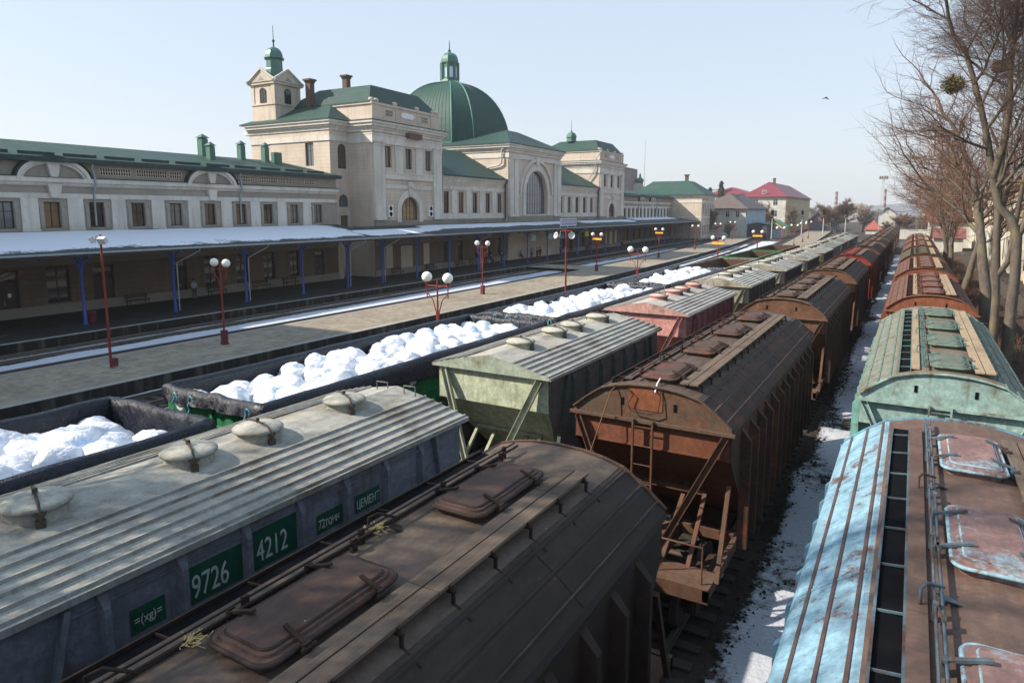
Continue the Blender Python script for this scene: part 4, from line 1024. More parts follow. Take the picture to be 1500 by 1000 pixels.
# end wall of B1 towards the camera with one tall window
def endfacade(s, u0, u1, z0, z1, holes, mat):
    m = MB(); us = sorted({u0, u1, *[h[0] for h in holes], *[h[1] for h in holes]}); zs = sorted({z0, z1, *[h[2] for h in holes], *[h[3] for h in holes]})
    for a, b in zip(us, us[1:]):
        for c, d in zip(zs, zs[1:]):
            if any(h[0] < (a+b)/2 < h[1] and h[2] < (c+d)/2 < h[3] for h in holes): continue
            m.quad((a, s, c), (b, s, c), (b, s, d), (a, s, d))
    for a, b, c, d in holes:
        for p, q in (((a, c), (b, c)), ((a, d), (b, d)), ((a, c), (a, d)), ((b, c), (b, d))): m.quad((p[0], s, p[1]), (q[0], s, q[1]), (q[0], s+.3, q[1]), (p[0], s+.3, p[1]))
    return m.build('wall', mat, ST, recalc=False)
endfacade(sA, -69.4, u1_, 0, 18.3, [(-60.35, -59.05, 13.3, 15.95)], M['wall'])
o = window(-59.7, sA, 1.3, 13.3, 15.95, 0, 2, [1.8], rev=0, rz=-pi/2); o.location.y = sA+.22
boxwall(-69.4, -69.1, sA+.02, 76, 0, 18.3, M['wall'])
cornice(u1_, sA, 63.6, 18.45, scale=1.15, ends=(1, 0), uback=-69.9)
m = MB(); m.box(-69.5, sA-.12, 16.1, u1_+.12, 64, 16.75); m.build('string_course', M['trim'], ST)
hiproof(-70.6, -55.85, sA-.7, 76, 18.52, 21.0, (-64, -59.8), (63.2, 70))
# block behind, further from the tracks
boxwall(-72.2, -66, 63, 76, 0, 20.6, M['wall']); m = MB(); m.box(-73.6, 61.6, 17.7, -65, 77, 18.3); m.box(-73.0, 62.2, 17.2, -65, 76.6, 17.7); m.box(-72.4, 62.8, 20.2, -66, 76.2, 20.6); m.build('cornice', M['trim'], ST)
MB().lathe([(1.5, 20.6), (1.5, 21.2), (1.3, 21.6), (.8, 21.85), (.01, 21.95)], -70.8, 64.2, 16, sx=1.0, sy=.8).build('roof_cap', M['duct'], ST)
# turret
tu, ts = -67.05, 61.3; h = 1.98
t = MB(); t.box(tu-h, ts-h, 18.4, tu+h, ts+h, 23.35)
for z0, z1, d in ((18.4, 18.9, .12), (20.75, 20.95, .10), (23.15, 23.4, .22)): t.box(tu-h-d, ts-h-d, z0, tu+h+d, ts+h+d, z1)
for sx in (-1, 1):
    for sy in (-1, 1): t.box(tu+sx*(h+.07), ts+sy*(h+.07), 20.95, tu+sx*(h-.5), ts+sy*(h-.5), 23.15)
turret = t.build('turret', M['wall_plain'], ST)
for k in range(4):
    rz = k*pi/2; m = MB(); m.prism([(-h-.25, 23.35), (h+.25, 23.35), (0, 24.75)], 'x', h+.02, h+.24); g_ = m.build('pediment', M['wall_plain'], turret)
    m = MB(); 
    for s_ in (-1, 1): m.bar((h+.22, s_*(h+.45), 23.38), (h+.22, 0, 24.92), .42, .16, up=(1, 0, 0))
    m.build('pediment_moulding', M['trim'], g_)
    MB().prism([(-.55, 23.62), (.55, 23.62), (0, 24.15)], 'x', h+.24, h+.262).build('tympanum', M['wallgrey'], g_)
    for i in (g_,): i.matrix_local = Matrix.Translation((tu, ts, 0)) @ Matrix.Rotation(rz, 4, 'Z')
    f = part('turwin', 'window', win_mesh(.95, 1.75, 1.0, 2, [1.05]), M['frame'], turret); f.matrix_local = Matrix.Translation((tu, ts, 21.0)) @ Matrix.Rotation(rz, 4, 'Z') @ Matrix.Translation((h+.06, 0, 0))
    part('turpane', 'pane', pane_mesh(.95, 1.75, 1.0), M['glass'], f)
    m = MB(); ring_box(m, 0, 21.0+1.27, .68, .68, .16, h-.02, h+.12, 12)
    for s_ in (-1, 1): m.box(h-.02, s_*.52, 20.98, h+.12, s_*.68, 22.27)
    g2 = m.build('window_surround', M['trim'], turret); g2.matrix_local = g_.matrix_local
    m = MB()
    for i in (-1, 0, 1):
        for j in (0, 1): m.box(h+.005, i*.25-.07, 19.55+j*.35, h+.03, i*.25+.07, 19.82+j*.35)
    v_ = m.build('vent_opening', M['dark'], turret); v_.matrix_local = g_.matrix_local
rf = MB()
for k in range(2):
    a = [(-1.98, 23.4), (1.98, 23.4), (0, 24.85)]
rf.add([(tu-h-.3, ts-h-.4, 23.42), (tu+h+.3, ts-h-.4, 23.42), (tu+h+.3, ts+h+.4, 23.42), (tu-h-.3, ts+h+.4, 23.42), (tu, ts-h-.4, 24.86), (tu, ts+h+.4, 24.86)], [(0, 4, 5, 3), (1, 2, 5, 4)])
rf.add([(tu-h-.4, ts-h-.3, 23.42), (tu+h+.4, ts-h-.3, 23.42), (tu+h+.4, ts+h+.3, 23.42), (tu-h-.4, ts+h+.3, 23.42), (tu-h-.4, ts, 24.86), (tu+h+.4, ts, 24.86)], [(0, 1, 5, 4), (3, 4, 5, 2)])
rf.build('turret_roof', M['green'], turret)
ln = MB(); ln.lathe([(1.12, 24.2), (1.06, 25.2), (1.02, 25.3), (1.0, 26.35), (1.22, 26.42), (1.25, 26.55), (1.12, 26.6), (1.08, 26.95), (.92, 27.35), (.62, 27.68), (.25, 27.85), (.1, 27.95)], tu, ts, 8, False, pi/8)
lan = ln.build('lantern', plain('lantern_green', (.07, .15, .13), .4, .2, metal=.3), turret)
MB().lathe([(.10, 27.85), (.07, 28.4), (.17, 28.55), (.17, 28.65), (.05, 28.8), (.03, 30.3), (.001, 30.5)], tu, ts, 8).build('spire', M['flash'], lan)
# B2 and its mirror F
def pavilion(s0, s1, mirror=False, sdir=1):
    u = -52.9; sc = (s0+s1)/2; W = 1.35
    ws = [sc-4.1, sc, sc+4.1]
    facade(u, s0, s1, 0, 18.3, [(x-W/2, x+W/2, 13.25, 15.75) for x in ws]+[(sc-1.8, sc+1.8, 6.6, 9.85, .92)], M['wall'], rev=.35)
    for x in ws: window(u, x, W, 13.25, 15.75, rows=[1.6], rev=.3)
    window(u, sc, 3.6, 6.6, 9.85, .92, 5, [1.3, 2.1], rev=.3, fm=M['frame'])
    boxwall(-66, u-.4, s0, s0+.35, 0, 18.3, M['wall']); boxwall(-66, u-.4, s1-.35, s1, 0, 18.3, M['wall'])
    MB().box(u-.4, s0, 0, u-.003, s0+.35, 18.3).box(u-.4, s1-.35, 0, u-.003, s1, 18.3).build('wall', M['wall'], ST)
    pilaster(u, s0+.12, s0+2.0, 7.0, 16.2, .25); pilaster(u, s1-2.0, s1-.12, 7.0, 16.2, .25)
    m = MB(); m.box(u-.05, s0+2.1, 11.9, u+.20, s1-2.1, 12.55); m.box(u-.05, s0+2.1, 12.55, u+.28, s1-2.1, 12.7); m.build('string_course', M['trim'], ST)
    m = MB(); m.box(u-.05, s0+2.1, 10.75, u+.10, s1-2.1, 11.25); m.build('string_course', M['trim'], ST)
    for x in (sc-2.05, sc+2.05): MB().box(u-.05, x-.75, 12.7, u+.1, x+.75, 15.6).box(u-.05, x-.85, 15.6, u+.16, x+.85, 15.85).build('pilaster', M['trim'], ST)
    MB().box(-66, s0-.12, 15.95, u+.16, s1+.12, 16.9).box(-66, s0-.16, 16.9, u+.24, s1+.16, 17.05).build('string_course', M['trim'], ST)
    cornice(u, s0, s1, 18.45, scale=1.2, ends=(1, 1), uback=-66.1); flashing(u, s0, s1, 18.45, .72, -66.1, (1, 1))
    MB().box(-66, s0+.25, 18.5, u-.1, s1-.25, 20.55).box(-66, s0+.1, 20.35, u+.05, s1-.1, 20.62).box(-66, s0+.18, 18.5, u-.03, s1-.18, 18.9).build('attic', M['wall_plain'], ST)
    for a, b in ((s0+.2, s0+2.1), (s1-2.1, s1-.2), (sc-2.4, sc-1.95), (sc+1.95, sc+2.4)): MB().box(u-.12, a, 18.9, u-.02, b, 20.35).build('pilaster', M['wall_plain'], ST)
    vent(u-.1, sc-4.2, sc-2.9, 19.25, 20.0, 7); vent(u-.1, sc+2.9, sc+4.2, 19.25, 20.0, 7)
    m = MB(); m.box(u-.12, sc-1.1, 19.35, u-.04, sc+1.1, 20.0); m.box(u-.12, sc-1.35, 19.5, u-.03, sc+1.35, 19.8); m.build('tablet', M['white'], ST)
    m = MB()
    for x in (s0+.5, s0+1.3, sc-2.2, sc+2.2, s1-1.3, s1-.5): m.sphere((u-.35, x, 20.85), .36, 10, 6, .8)
    m.build('attic_scroll', M['wall_plain'], ST)
    hiproof(-67, u-.25, s0+.05, s1-.05, 20.68, 22.9, (-63, u-1.9), (s0+2.3, s1-2.3))
    # surround of the arched window
    m = MB(); ring_box(m, sc, 8.19, 2.65, 2.45, .82, u-.05, u+.13, 24)
    for k in (-1, 1): m.box(u-.05, sc+k*1.85, 6.7, u+.13, sc+k*2.65, 8.19)
    m.build('arch_surround', M['trim'], ST); keystone(u, sc, 9.95, 11.6, .7, 1.2, .32)
    MB().sphere((u+.22, sc, 11.2), .42, 10, 6, 1.2).build('carved_ornament', M['trim'], ST)
    MB().box(u-.05, s0, 5.6, u+.09, s1, 6.95).build('plinth', M['plinth'], ST)
    return sc
scB = pavilion(62.3, 76.2); scF = pavilion(133.6, 148.3)
MB().box(-52.96, scB-.7, 16.95, -52.15, scB+1.9, 17.6).build('bare_brick_patch', M['brick'], ST)
for x in (scB-4.2, scB+4.1): 
    o = MB().box(-52.9, x-.42, 7.35, -52.55, x+.42, 8.75).build('air_conditioner', M['white'], ST)
    m = MB()
    for z in (7.7, 8.4): m.tube([(-52.552, x, z), (-52.54, x, z)], .29, 16, False)
    m.build('fan', M['dark'], o)
def chimney(u, s, z0, z1, w=.7):
    m = MB(); m.box(u-w/2, s-w/2, z0, u+w/2, s+w/2, z1-.4); m.box(u-w*.62, s-w*.62, z1-.4, u+w*.62, s+w*.62, z1-.2); m.box(u-w*.8, s-w*.8, z1-.2, u+w*.8, s+w*.8, z1); m.build('chimney', M['brick'], ST)
chimney(-62.6, 62.6, 20.5, 23.9, .75); chimney(-61, 67.3, 22, 25.0, .72)
cp = MB().lathe([(1.1, 22.8), (1.0, 23.6), (1.15, 23.7), (1.05, 24.1), (.8, 24.6), (.3, 24.85), (.08, 25.0)], -60.5, 136.2, 8, False, pi/8).build('cupola', M['duct'], ST)
MB().lathe([(.08, 24.8), (.18, 25.1), (.05, 25.3), (.03, 27.4)], -60.5, 136.2, 6).build('spire', M['flash'], cp)
pipe([(-52.3, 133.3, 20.5), (-53.5, 133.2, 18.9), (-53.8, 133.2, 16.5), (-55.6, 133.2, 14.2)], .1); pipe([(-52.7, 76.35, 13.0), (-52.9, 76.35, 6.8)], .08)
# --- linking wings with green lean-to roofs
def linkwing(s0, s1, wins):
    u = -53.3; W = 1.35
    facade(u, s0, s1, 0, 12.9, [(x-W/2, x+W/2, 7.8, 10.75) for x in wins], M['wall'], rev=.3)
    for x in wins: window(u, x, W, 7.8, 10.75, rows=[1.95])
    mids = [(a+b)/2 for a, b in zip(wins, wins[1:])]
    for x in mids: MB().box(u-.05, x-.62, 7.7, u+.12, x+.62, 11.0).build('pilaster', M['trim'], ST)
    MB().box(u-.05, s0, 11.0, u+.16, s1, 11.5).box(u-.05, s0, 7.0, u+.06, s1, 7.7).build('string_course', M['trim'], ST)
    cornice(u, s0, s1, 12.95, scale=.8)
    MB().box(u-.05, s0, 5.4, u+.05, s1, 7.0).build('plinth', M['plinth'], ST)
    for d, n_ in ((0, 'roof'), (-.12, 'roof_underside')):
        MB().add([(u+.55, s0, 13.0+d), (u+.55, s1, 13.0+d), (-61.6, s1, 17.7+d), (-61.6, s0, 17.7+d)], [(0, 1, 2, 3)]).build(n_, M['roofS'], ST)
    MB().add([(-61.6, s0, 17.7), (-61.6, s1, 17.7), (-75, s1, 18.5), (-75, s0, 18.5)], [(0, 1, 2, 3)]).build('roof', M['roofS'], ST)
    MB().box(u+.45, s0, 12.86, u+.62, s1, 13.04).build('eaves_gutter', M['flash'], ST)
linkwing(76.2, 94.2, [78.0, 81.7, 85.45, 89.1, 92.7]); linkwing(113.7, 133.6, [115.6, 119.3, 123.05, 126.8, 130.5])
pipe([(-52.6, 94.0, 12.8), (-53.0, 94.0, 12.2), (-53.0, 94.0, 6.9)], .09, M['flash']); pipe([(-52.6, 133.4, 12.8), (-53.0, 133.4, 12.2), (-53.0, 133.4, 6.9)], .09, M['flash'])
# --- central hall
s0, s1, u, sc = 94.2, 113.7, -52.6, 103.95
facade(u, s0, s1, 0, 18.2, [(sc-4.0, sc+4.0, 7.6, 14.75, 1.0)], M['wall'], rev=.6)
window(u, sc, 8.0, 7.6, 14.75, 1.0, 9, [1.6, 3.2, 4.8], rev=.5)
MB().box(-78, s0, 0, u-.003, s0+.3, 18.2).box(-78, s1-.3, 0, u-.003, s1, 18.2).build('wall', M['wall'], ST)
for a, b in ((s0+.15, s0+1.55), (s0+1.75, s0+3.0), (s1-3.0, s1-1.75), (s1-1.55, s1-.15)): pilaster(u, a, b, 7.2, 16.4, .25)
MB().box(-78, s0-.1, 16.4, u+.2, s1+.1, 17.1).build('string_course', M['trim'], ST)
m = MB(); ring_box(m, sc, 10.75, 5.0, 5.0, .9, u-.05, u+.2, 30)
for k in (-1, 1): m.box(u-.05, sc+k*4.1, 7.4, u+.2, sc+k*5.0, 10.75)
m.build('arch_surround', M['trim'], ST)
m = MB(); ring_box(m, sc, 11.0, 6.1, 5.75, .45, u-.05, u+.32, 30); m.build('arch_surround', M['trim'], ST)
keystone(u, sc, 15.6, 17.0, .9, 1.5, .4)
cornice(u, s0, s1, 18.6, scale=1.25, ends=(1, 1), uback=-78)
MB().box(u-.05, s0, 5.4, u+.08, s1, 7.3).build('plinth', M['plinth'], ST)
hiproof(-79, u+.75, s0-.8, s1+.8, 18.68, 21.6, (-77, -57.2), (sc-2.0, sc+2.0))
def on_end(m, name, mat): return m.build(name, mat, ST)
pipe([(-52.0, 94.0, 18.4), (-53.6, 93.9, 17.6), (-53.6, 93.9, 15.6), (-54.2, 93.9, 15.2), (-58, 93.9, 14.6)], .12)
# dome: square plan with cut corners
du, ds = -70.0, 104.0
def dome_ring(W, c, z): return [(du+x, ds+y, z) for x, y in ((W, -c), (W, c), (c, W), (-c, W), (-W, c), (-W, -c), (-c, -W), (c, -W))]
prof = []; W0_, H0_, zb = 8.8, 11.2, 19.6
for i in range(15):
    a = radians(3+81*i/14); f = cos(a)**.86; prof.append((W0_*f, zb+H0_*sin(a)))
prof = [(8.9, 19.0), (8.8, 19.6)]+prof
m = MB(); rings = [dome_ring(W, W*.70, z) for W, z in prof]; vs = [p for r in rings for p in r]
m.add(vs, [(i*8+j, i*8+(j+1) % 8, (i+1)*8+(j+1) % 8, (i+1)*8+j) for i in range(len(rings)-1) for j in range(8)])
def domemat():
    t = NT('green_dome_sheet'); c = t.coord(); f = t.noise(c, .5, 8, .6); g = t.noise(c, 5, 5, .7)
    col = t.mix(t.ramp(f, .3, .7), tuple(x*.8 for x in GR), GR); col = t.mix(t.ramp(g, .5, .85, 0, .4), col, (.10, .14, .12)); t.bump(g, .1, .01)
    return t.done(col, .62, 0, .25)
DM = domemat(); dome = m.build('dome', DM, ST)
sm = MB()                      # standing seams follow the curve of every face
for face in range(8):
    a_, b_ = face, (face+1) % 8; wide = face % 2 == 0
    for k in range(15 if wide else 5):
        t_ = (k+.5)/(15 if wide else 5); pts = [Vector(r[a_]).lerp(Vector(r[b_]), t_) for r in rings[1:]]
        for p, q in zip(pts, pts[1:]): sm.bar(p, q, .05, .07)
sm.build('dome_seams', DM, dome)
rb_ = MB()
for j in range(8): rb_.tube([rings[i][j] for i in range(1, len(rings))], .10, 6)
rb_.build('dome_ribs', plain('dome_rib', (.08, .22, .18), .4), dome)
lt = rings[-1][0][2]
l_ = MB(); l_.lathe([(2.0, lt-.25), (1.75, lt+.1), (1.62, lt+.5)], du, ds, 8, False, pi/8)
zt = lt+3.2
for j in range(8): a = pi/8+j*pi/4; l_.box(-.01, -.01, 0, .01, .01, .01); l_.tube([(du+1.5*cos(a), ds+1.5*sin(a), lt+.4), (du+1.5*cos(a), ds+1.5*sin(a), zt)], .26, 6, False)
for j in range(8):
    a = j*pi/4; d = Vector((cos(a), sin(a), 0)); s_ = Vector((-sin(a), cos(a), 0)); c0 = Vector((du, ds, 0))+d*1.44
    for z0, z1 in ((lt+.4, lt+.75), (zt-.55, zt)): l_.add([c0-s_*.6+Vector((0,0,z0)), c0+s_*.6+Vector((0,0,z0)), c0+s_*.6+Vector((0,0,z1)), c0-s_*.6+Vector((0,0,z1))], [(0,1,2,3)])
l_.lathe([(1.75, zt), (1.78, zt+.16), (1.6, zt+.22), (1.55, zt+.7), (1.35, zt+1.3), (.95, zt+1.75), (.45, zt+1.95), (.14, zt+2.1)], du, ds, 8, False, pi/8)
lant = l_.build('lantern', M['duct'], dome)
MB().lathe([(.14, zt+2.0), (.28, zt+2.3), (.1, zt+2.55), (.05, zt+4.0)], du, ds, 8).build('spire', M['flash'], lant)
tgl = NT('lantern_glass').done((.75, .80, .85), .2, 0, .5)
MB().lathe([(1.40, lt+.7), (1.40, zt-.5)], du, ds, 8, False, pi/8).build('lantern_glass', tgl, lant)
# small chapel turret and brown block behind the far wing
# --- end pavilion
sH = 195.6; uH = -46.3; holes = [(sH+1.6+i*2.1, sH+2.7+i*2.1, 7.3, 10.2) for i in range(7)]+[(sH+1.6+i*2.1, sH+2.7+i*2.1, 1.3, 4.2) for i in range(7)]
facade(uH, sH, sH+16.5, 0, 12.7, holes, M['wall'], rev=.3)
for i in range(7):
    for z0, z1 in ((7.3, 10.2), (1.3, 4.2)): window(uH, sH+2.15+i*2.1, 1.1, z0, z1, rows=[1.9])
    MB().box(uH-.05, sH+2.85+i*2.1, 6.9, uH+.12, sH+3.55+i*2.1, 10.6).build('pilaster', M['trim'], ST)
boxwall(-66, uH-.003, sH, sH+.3, 0, 12.7, M['wall']); boxwall(-66, uH-.003, sH+16.2, sH+16.5, 0, 12.7, M['wall'])
cornice(uH, sH, sH+16.5, 12.75, scale=.9, ends=(1, 1), uback=-66)
MB().box(-66, sH-.1, 10.5, uH+.14, sH+16.6, 11.0).box(-66, sH-.08, 6.2, uH+.1, sH+16.6, 6.6).build('string_course', M['trim'], ST)
hiproof(-67, uH+.8, sH-.8, sH+17.3, 12.8, 16.9, (-62, -51.5), (sH+4.5, sH+12), ('green', 'green'))
chimney(-52.5, sH+6.5, 16.0, 18.8, .9); vent(uH, sH+1.2, sH+4, 11.3, 12.0, 10); vent(uH, sH+5, sH+8, 11.3, 12.0, 10)

# unseen block added left of the frame to throw shade over the near end of the platforms
an = empty('shade_block', (0, 0, 0), A, 'unseen cream block added to shade the near end of the platforms', 'building')
def boxa(*a_): return MB().box(*a_)
boxa(-72, -14, 0, -55.5, 13, 24).build('wall', M['wall'], an); boxa(-72.6, -14.6, 23.2, -54.9, 13.6, 23.9).build('cornice', M['trim'], an)
MB().prism([(-72.6, 24), (-54.9, 24), (-60, 26.5), (-69, 26.5)], 'y', -14, 13.3).build('roof', M['roofS'], an)
for i in range(5):
    for z in (7, 14): o = part('anw', 'window', win_mesh(1.5, 3, 0, 2, [2]), M['frame'], an); o.location = (-55.46, -10+i*4.4, z); MB().box(-.04, -.7, .05, -.01, .7, 2.95).build('pane', M['glass'], o)

# --- lower storey under the canopy
def ground_floor():
    U = -54.9; lw = [(28.1, 1.7), (41.5, 1.5), (45.0, 1.5), (48.3, 1.5), (51.7, 1.4), (20, 1.7), (8, 1.6)]; ld = [(24.4, 2.0), (31.5, 1.7), (38.3, 1.3), (55.3, 1.4), (15, 1.7)]
    H = [(s-w/2, s+w/2, 1.15, 3.9) for s, w in lw]+[(s-w/2, s+w/2, .305, 3.75) for s, w in ld]
    facade(U, -12, 58.3, .3, 5.2, H, M['wall_shade'], rev=.3)
    for s, w in lw: window(U, s, w, 1.15, 3.9, rows=[1.9], rev=.25, pm=M['glass'])
    for s, w in ld: door(U, s, w, 3.44)
    band(U, -12, 58.3)
    U = -56.5; facade(U, 59.2, 62.3, .3, 6, [(60, 61.2, 1.2, 3.9)], M['wall_shade']); window(U, 60.6, 1.2, 1.2, 3.9, rows=[1.9]); MB().box(-56.5, 58.3, .3, -54.95, 59.2, 6).build('wall', M['wall'], ST)
    U = -52.895; ws = [(65, 1.3), (72.6, 1.3), (77.1, 1.1), (80.8, 1.3), (85.2, 1.3), (88.6, 1.2), (91.8, 1.3), (116, 1.4), (119.5, 1.3), (125.4, 1.4), (129, 1.3), (138, 1.3), (144, 1.3)]; ds_ = [(68.4, 2.4), (100, 1.8), (103.6, 1.8), (107, 1.8), (122.5, 1.5), (141, 1.7), (96.5, 1.5), (110.5, 1.5)]
    H = [(s-w/2, s+w/2, 1.15, 3.9) for s, w in ws]+[(s-w/2, s+w/2, .305, 3.75) for s, w in ds_]
    facade(U, 62.3, 148.3, .3, 5.2, H, M['wall_shade'], rev=.3)
    for s, w in ws: window(U, s, w, 1.15, 3.9, rows=[1.9], rev=.25, pm=M['glass'])
    for s, w in ds_: door(U, s, w, 3.44)
    band(U, 62.3, 148.3)
    U = -54.88; ws = [(158+i*4.5, 1.3) for i in range(8)]
    facade(U, 153.4, 195.6, .3, 5.2, [(s-w/2, s+w/2, 1.15, 3.9) for s, w in ws], M['wall_shade'], rev=.3)
    for s, w in ws: window(U, s, w, 1.15, 3.9, rows=[1.9], rev=.25, pm=M['glass'])
    band(U, 153.4, 195.6); MB().box(-66, 148.3, 0, -55.2, 153.4, 12).build('wall', M['wall'], ST)
def door(U, s, w, h):
    m = MB(); m.box(-.04, -w/2, 0, .02, w/2, h-.72); m.box(-.03, -w/2, h-.66, .0, w/2, h)
    for k in (-1, 1):
        for z0, z1 in ((.25, 1.0), (1.15, h-.9)): m.box(.02, k*.08, z0, .045, k*(w/2-.1), z1)
    o = m.build('door', plain('brown_door', (.045, .022, .016), .5), ST); o.location = (U-.22, s, .306)
    MB().box(.05, .02, 1.0, .10, .06, 1.3).build('handle', M['zinc'], o); MB().box(-.001, -w/2+.1, h-.58, .006, w/2-.1, h-.08).build('pane', M['glass'], o)
    if int(s*10) % 2 == 0: MB().box(.047, w*.15, 1.55, .052, w*.15+.22, 1.85).build('paper_notice', M['white'], o)
def band(U, a, b):
    m = MB(); m.box(U-.02, a, 4.0, U+.14, b, 4.6); m.build('string_course', M['trim_shade'], ST); m = MB(); s = a+1
    while s < b-1: m.tube([(U+.1, s-.001, 4.7), (U+.42, s, 4.7)], .34, 12, False); s += 3.45
    m.build('corbel', M['trim_shade'], ST); MB().box(U-.02, a, .3, U+.08, b, 1.05).build('plinth', M['plinth'], ST)
ground_floor()

# ================================================================ platform canopy
CN = empty('platform_canopy', (0, 0, 0), A, 'long low canopy with dark roof on blue iron columns along the station', 'canopy')
tarroof = plain('dark_roofing_felt', (.045, .055, .052), .85, .3, 3)
def croof(s0, s1, ub, zb, zf=5.32):
    uf = -46.75
    m = MB(); m.add([(uf, s0, zf), (uf, s1, zf), (ub, s1, zb), (ub, s0, zb), (uf, s0, zf-.12), (uf, s1, zf-.12), (ub, s1, zb-.12), (ub, s0, zb-.12)], [(0,1,2,3), (4,5,6,7), (0,1,5,4), (2,3,7,6), (1,2,6,5), (0,3,7,4)])
    m.build('canopy_roof', tarroof, CN)
croof(-12, 58.4, -54.85, 6.55); croof(58.4, 153.4, -52.7, 6.3); croof(153.4, 197.5, -54.8, 6.5)
MB().tube([(-46.68, -12, 5.24), (-46.68, 197.5, 5.24)], .075, 8).build('gutter', M['zinc'], CN)
MB().box(-46.95, -12, 5.0, -46.8, 197.5, 5.18).box(-48.0, -12, 5.02, -47.82, 197.5, 5.22).build('beam', M['frame'], CN)
MB().box(-54.6, 197.3, .4, -46.9, 197.45, 5.2).build('end_screen', plain('navy_board', (.012, .016, .035), .7), CN)
cols = [19.4, 26.0, 32.8, 39.5, 46.0, 52.1, 57.6, 63.8, 70.5, 77.5, 84.5, 91.8, 98.7, 104.4, 110.8, 117.6, 124.6, 132.4, 140.4, 148.9, 157.7, 165, 173, 181, 189, 196]
def m_col():
    m = MB(); m.tube([(0, 0, .3), (0, 0, .36), (0, 0, .362), (0, 0, 1.1), (0, 0, 1.15), (0, 0, 4.1), (0, 0, 4.15), (0, 0, 4.9)], [.2, .2, .12, .12, .10, .085, .12, .10], 8)
    for s in (-1, 1):
        pts = [(0, s*.08, 4.0), (0, s*.12, 4.3), (0, s*.24, 4.6), (0, s*.5, 4.85), (0, s*.55, 5.05)]; m.tube(pts, .045, 6); m.tube([(0, s*.1, 4.75), (0, s*.3, 4.8), (0, s*.45, 4.98)], .03, 6)
        m.tube([(s*.05, 0, 4.0), (s*.15, 0, 4.4), (s*.5, 0, 4.85), (s*.9, 0, 5.05)], .045, 6)
    m.box(-.9, -.06, 4.98, 1.15, .06, 5.1); return m
for c_ in cols:
    o = part('col', 'column', m_col, M['blue'], CN); o.location = (-47.9, c_, 0)
for s in (32.9, 39.6, 52.2, 57.7, 77.6, 110.9): MB().tube([(-46.7, s+1.5, 5.2), (-46.8, s+1.5, 5.0), (-47.7, s+.12, 4.1), (-47.72, s+.12, .4)], .05, 8).build('downpipe', M['zinc'], CN)
# snow on the canopy
def canopy_snow(s0, s1, ub, zb, lo, hi, seed, thr=0):
    zf, uf = 5.32, -46.75; m = MB(); r = Vector((seed*3.1, 0, 0)); st = .4; n = int((s1-s0)/st); xs = 16; vs = []; cov = []
    for j in range(n+1):
        s = s0+j*st; a, b = hi(s), lo(s)
        for i in range(xs+1):
            t = i/xs; uu = ub+(uf-ub)*(a+(b-a)*t)
            e = .42*noise.noise(Vector((s*.35, uu*1.1, 0))+r)+.45*noise.noise(Vector((s*.9+uu*.8, uu*1.0, 3))+r)*t
            v = .95-(t**6)*1.1-(max(0, .06-t)*8)-max(0, 1-min(j, n-j)/6)*1.2+e-thr
            cov.append(v); vs.append((uu, s, zb+(zf-zb)*(uu-ub)/(uf-ub)+.012+max(0, min(.07, v*.10))))
    m.add(vs, [(j*(xs+1)+i, j*(xs+1)+i+1, (j+1)*(xs+1)+i+1, (j+1)*(xs+1)+i) for j in range(n) for i in range(xs)], True)
    me = m.mesh('canopy_snow', False); at = me.attributes.new('cover', 'FLOAT', 'POINT'); at.data.foreach_set('value', cov)
    o = inst(me, 'canopy_snow', M['snowroof']); o.rotation_euler = (0, 0, A); return tag(o, kind='stuff')
tag(canopy_snow(-12, 57, -54.85, 6.55, lambda s: .93+.07*noise.noise(Vector((s*.35, 0, 0))), lambda s: .06, 1), 'snow lying on the near part of the canopy roof', 'snow')
tag(canopy_snow(54, 72, -52.7, 6.3, lambda s: .93-.3*max(0, (s-60)/12), lambda s: .35, 2, .1), 'thin tongue of snow on the canopy below the turret', 'snow')
tag(canopy_snow(68, 116, -52.7, 6.3, lambda s: .55+.2*noise.noise(Vector((s*.1, 4, 0))), lambda s: .10, 3, .1), 'snow on the canopy in front of the central hall', 'snow')
tag(canopy_snow(118, 150, -52.7, 6.3, lambda s: .5+.2*noise.noise(Vector((s*.1, 9, 0))), lambda s: .12, 4, .1), 'snow on the canopy before the right pavilion', 'snow')
tag(canopy_snow(153, 192, -54.8, 6.5, lambda s: .45, lambda s: .05, 5, .0), 'snow on the far end of the canopy', 'snow')
sb = empty('name_board', (0, 0, 0), A, 'violet station name board on the edge of the canopy roof', 'sign')
MB().box(-47.05, 102.0, 5.75, -46.95, 108.0, 6.75).build('board', plain('violet_board', (.26, .22, .45), .5), sb)
m = MB(); m.box(-47.08, 101.85, 6.75, -46.9, 108.15, 6.87); m.box(-47.08, 101.85, 5.63, -46.9, 108.15, 5.75); m.box(-47.08, 101.85, 5.75, -46.9, 102.0, 6.75); m.box(-47.08, 108.0, 5.75, -46.9, 108.15, 6.75)
for y in (102, 105, 108): m.box(-47.2, y, 5.3, -47.1, y+.1, 6.8)
m.build('board_frame', M['white'], sb)
text_mesh('ІВАНО-ФРАНКІВСЬК', .66, 'lettering', M['white'], sb, (-46.945, 105, 6.05), (pi/2, 0, pi/2), 'CENTER', .80)

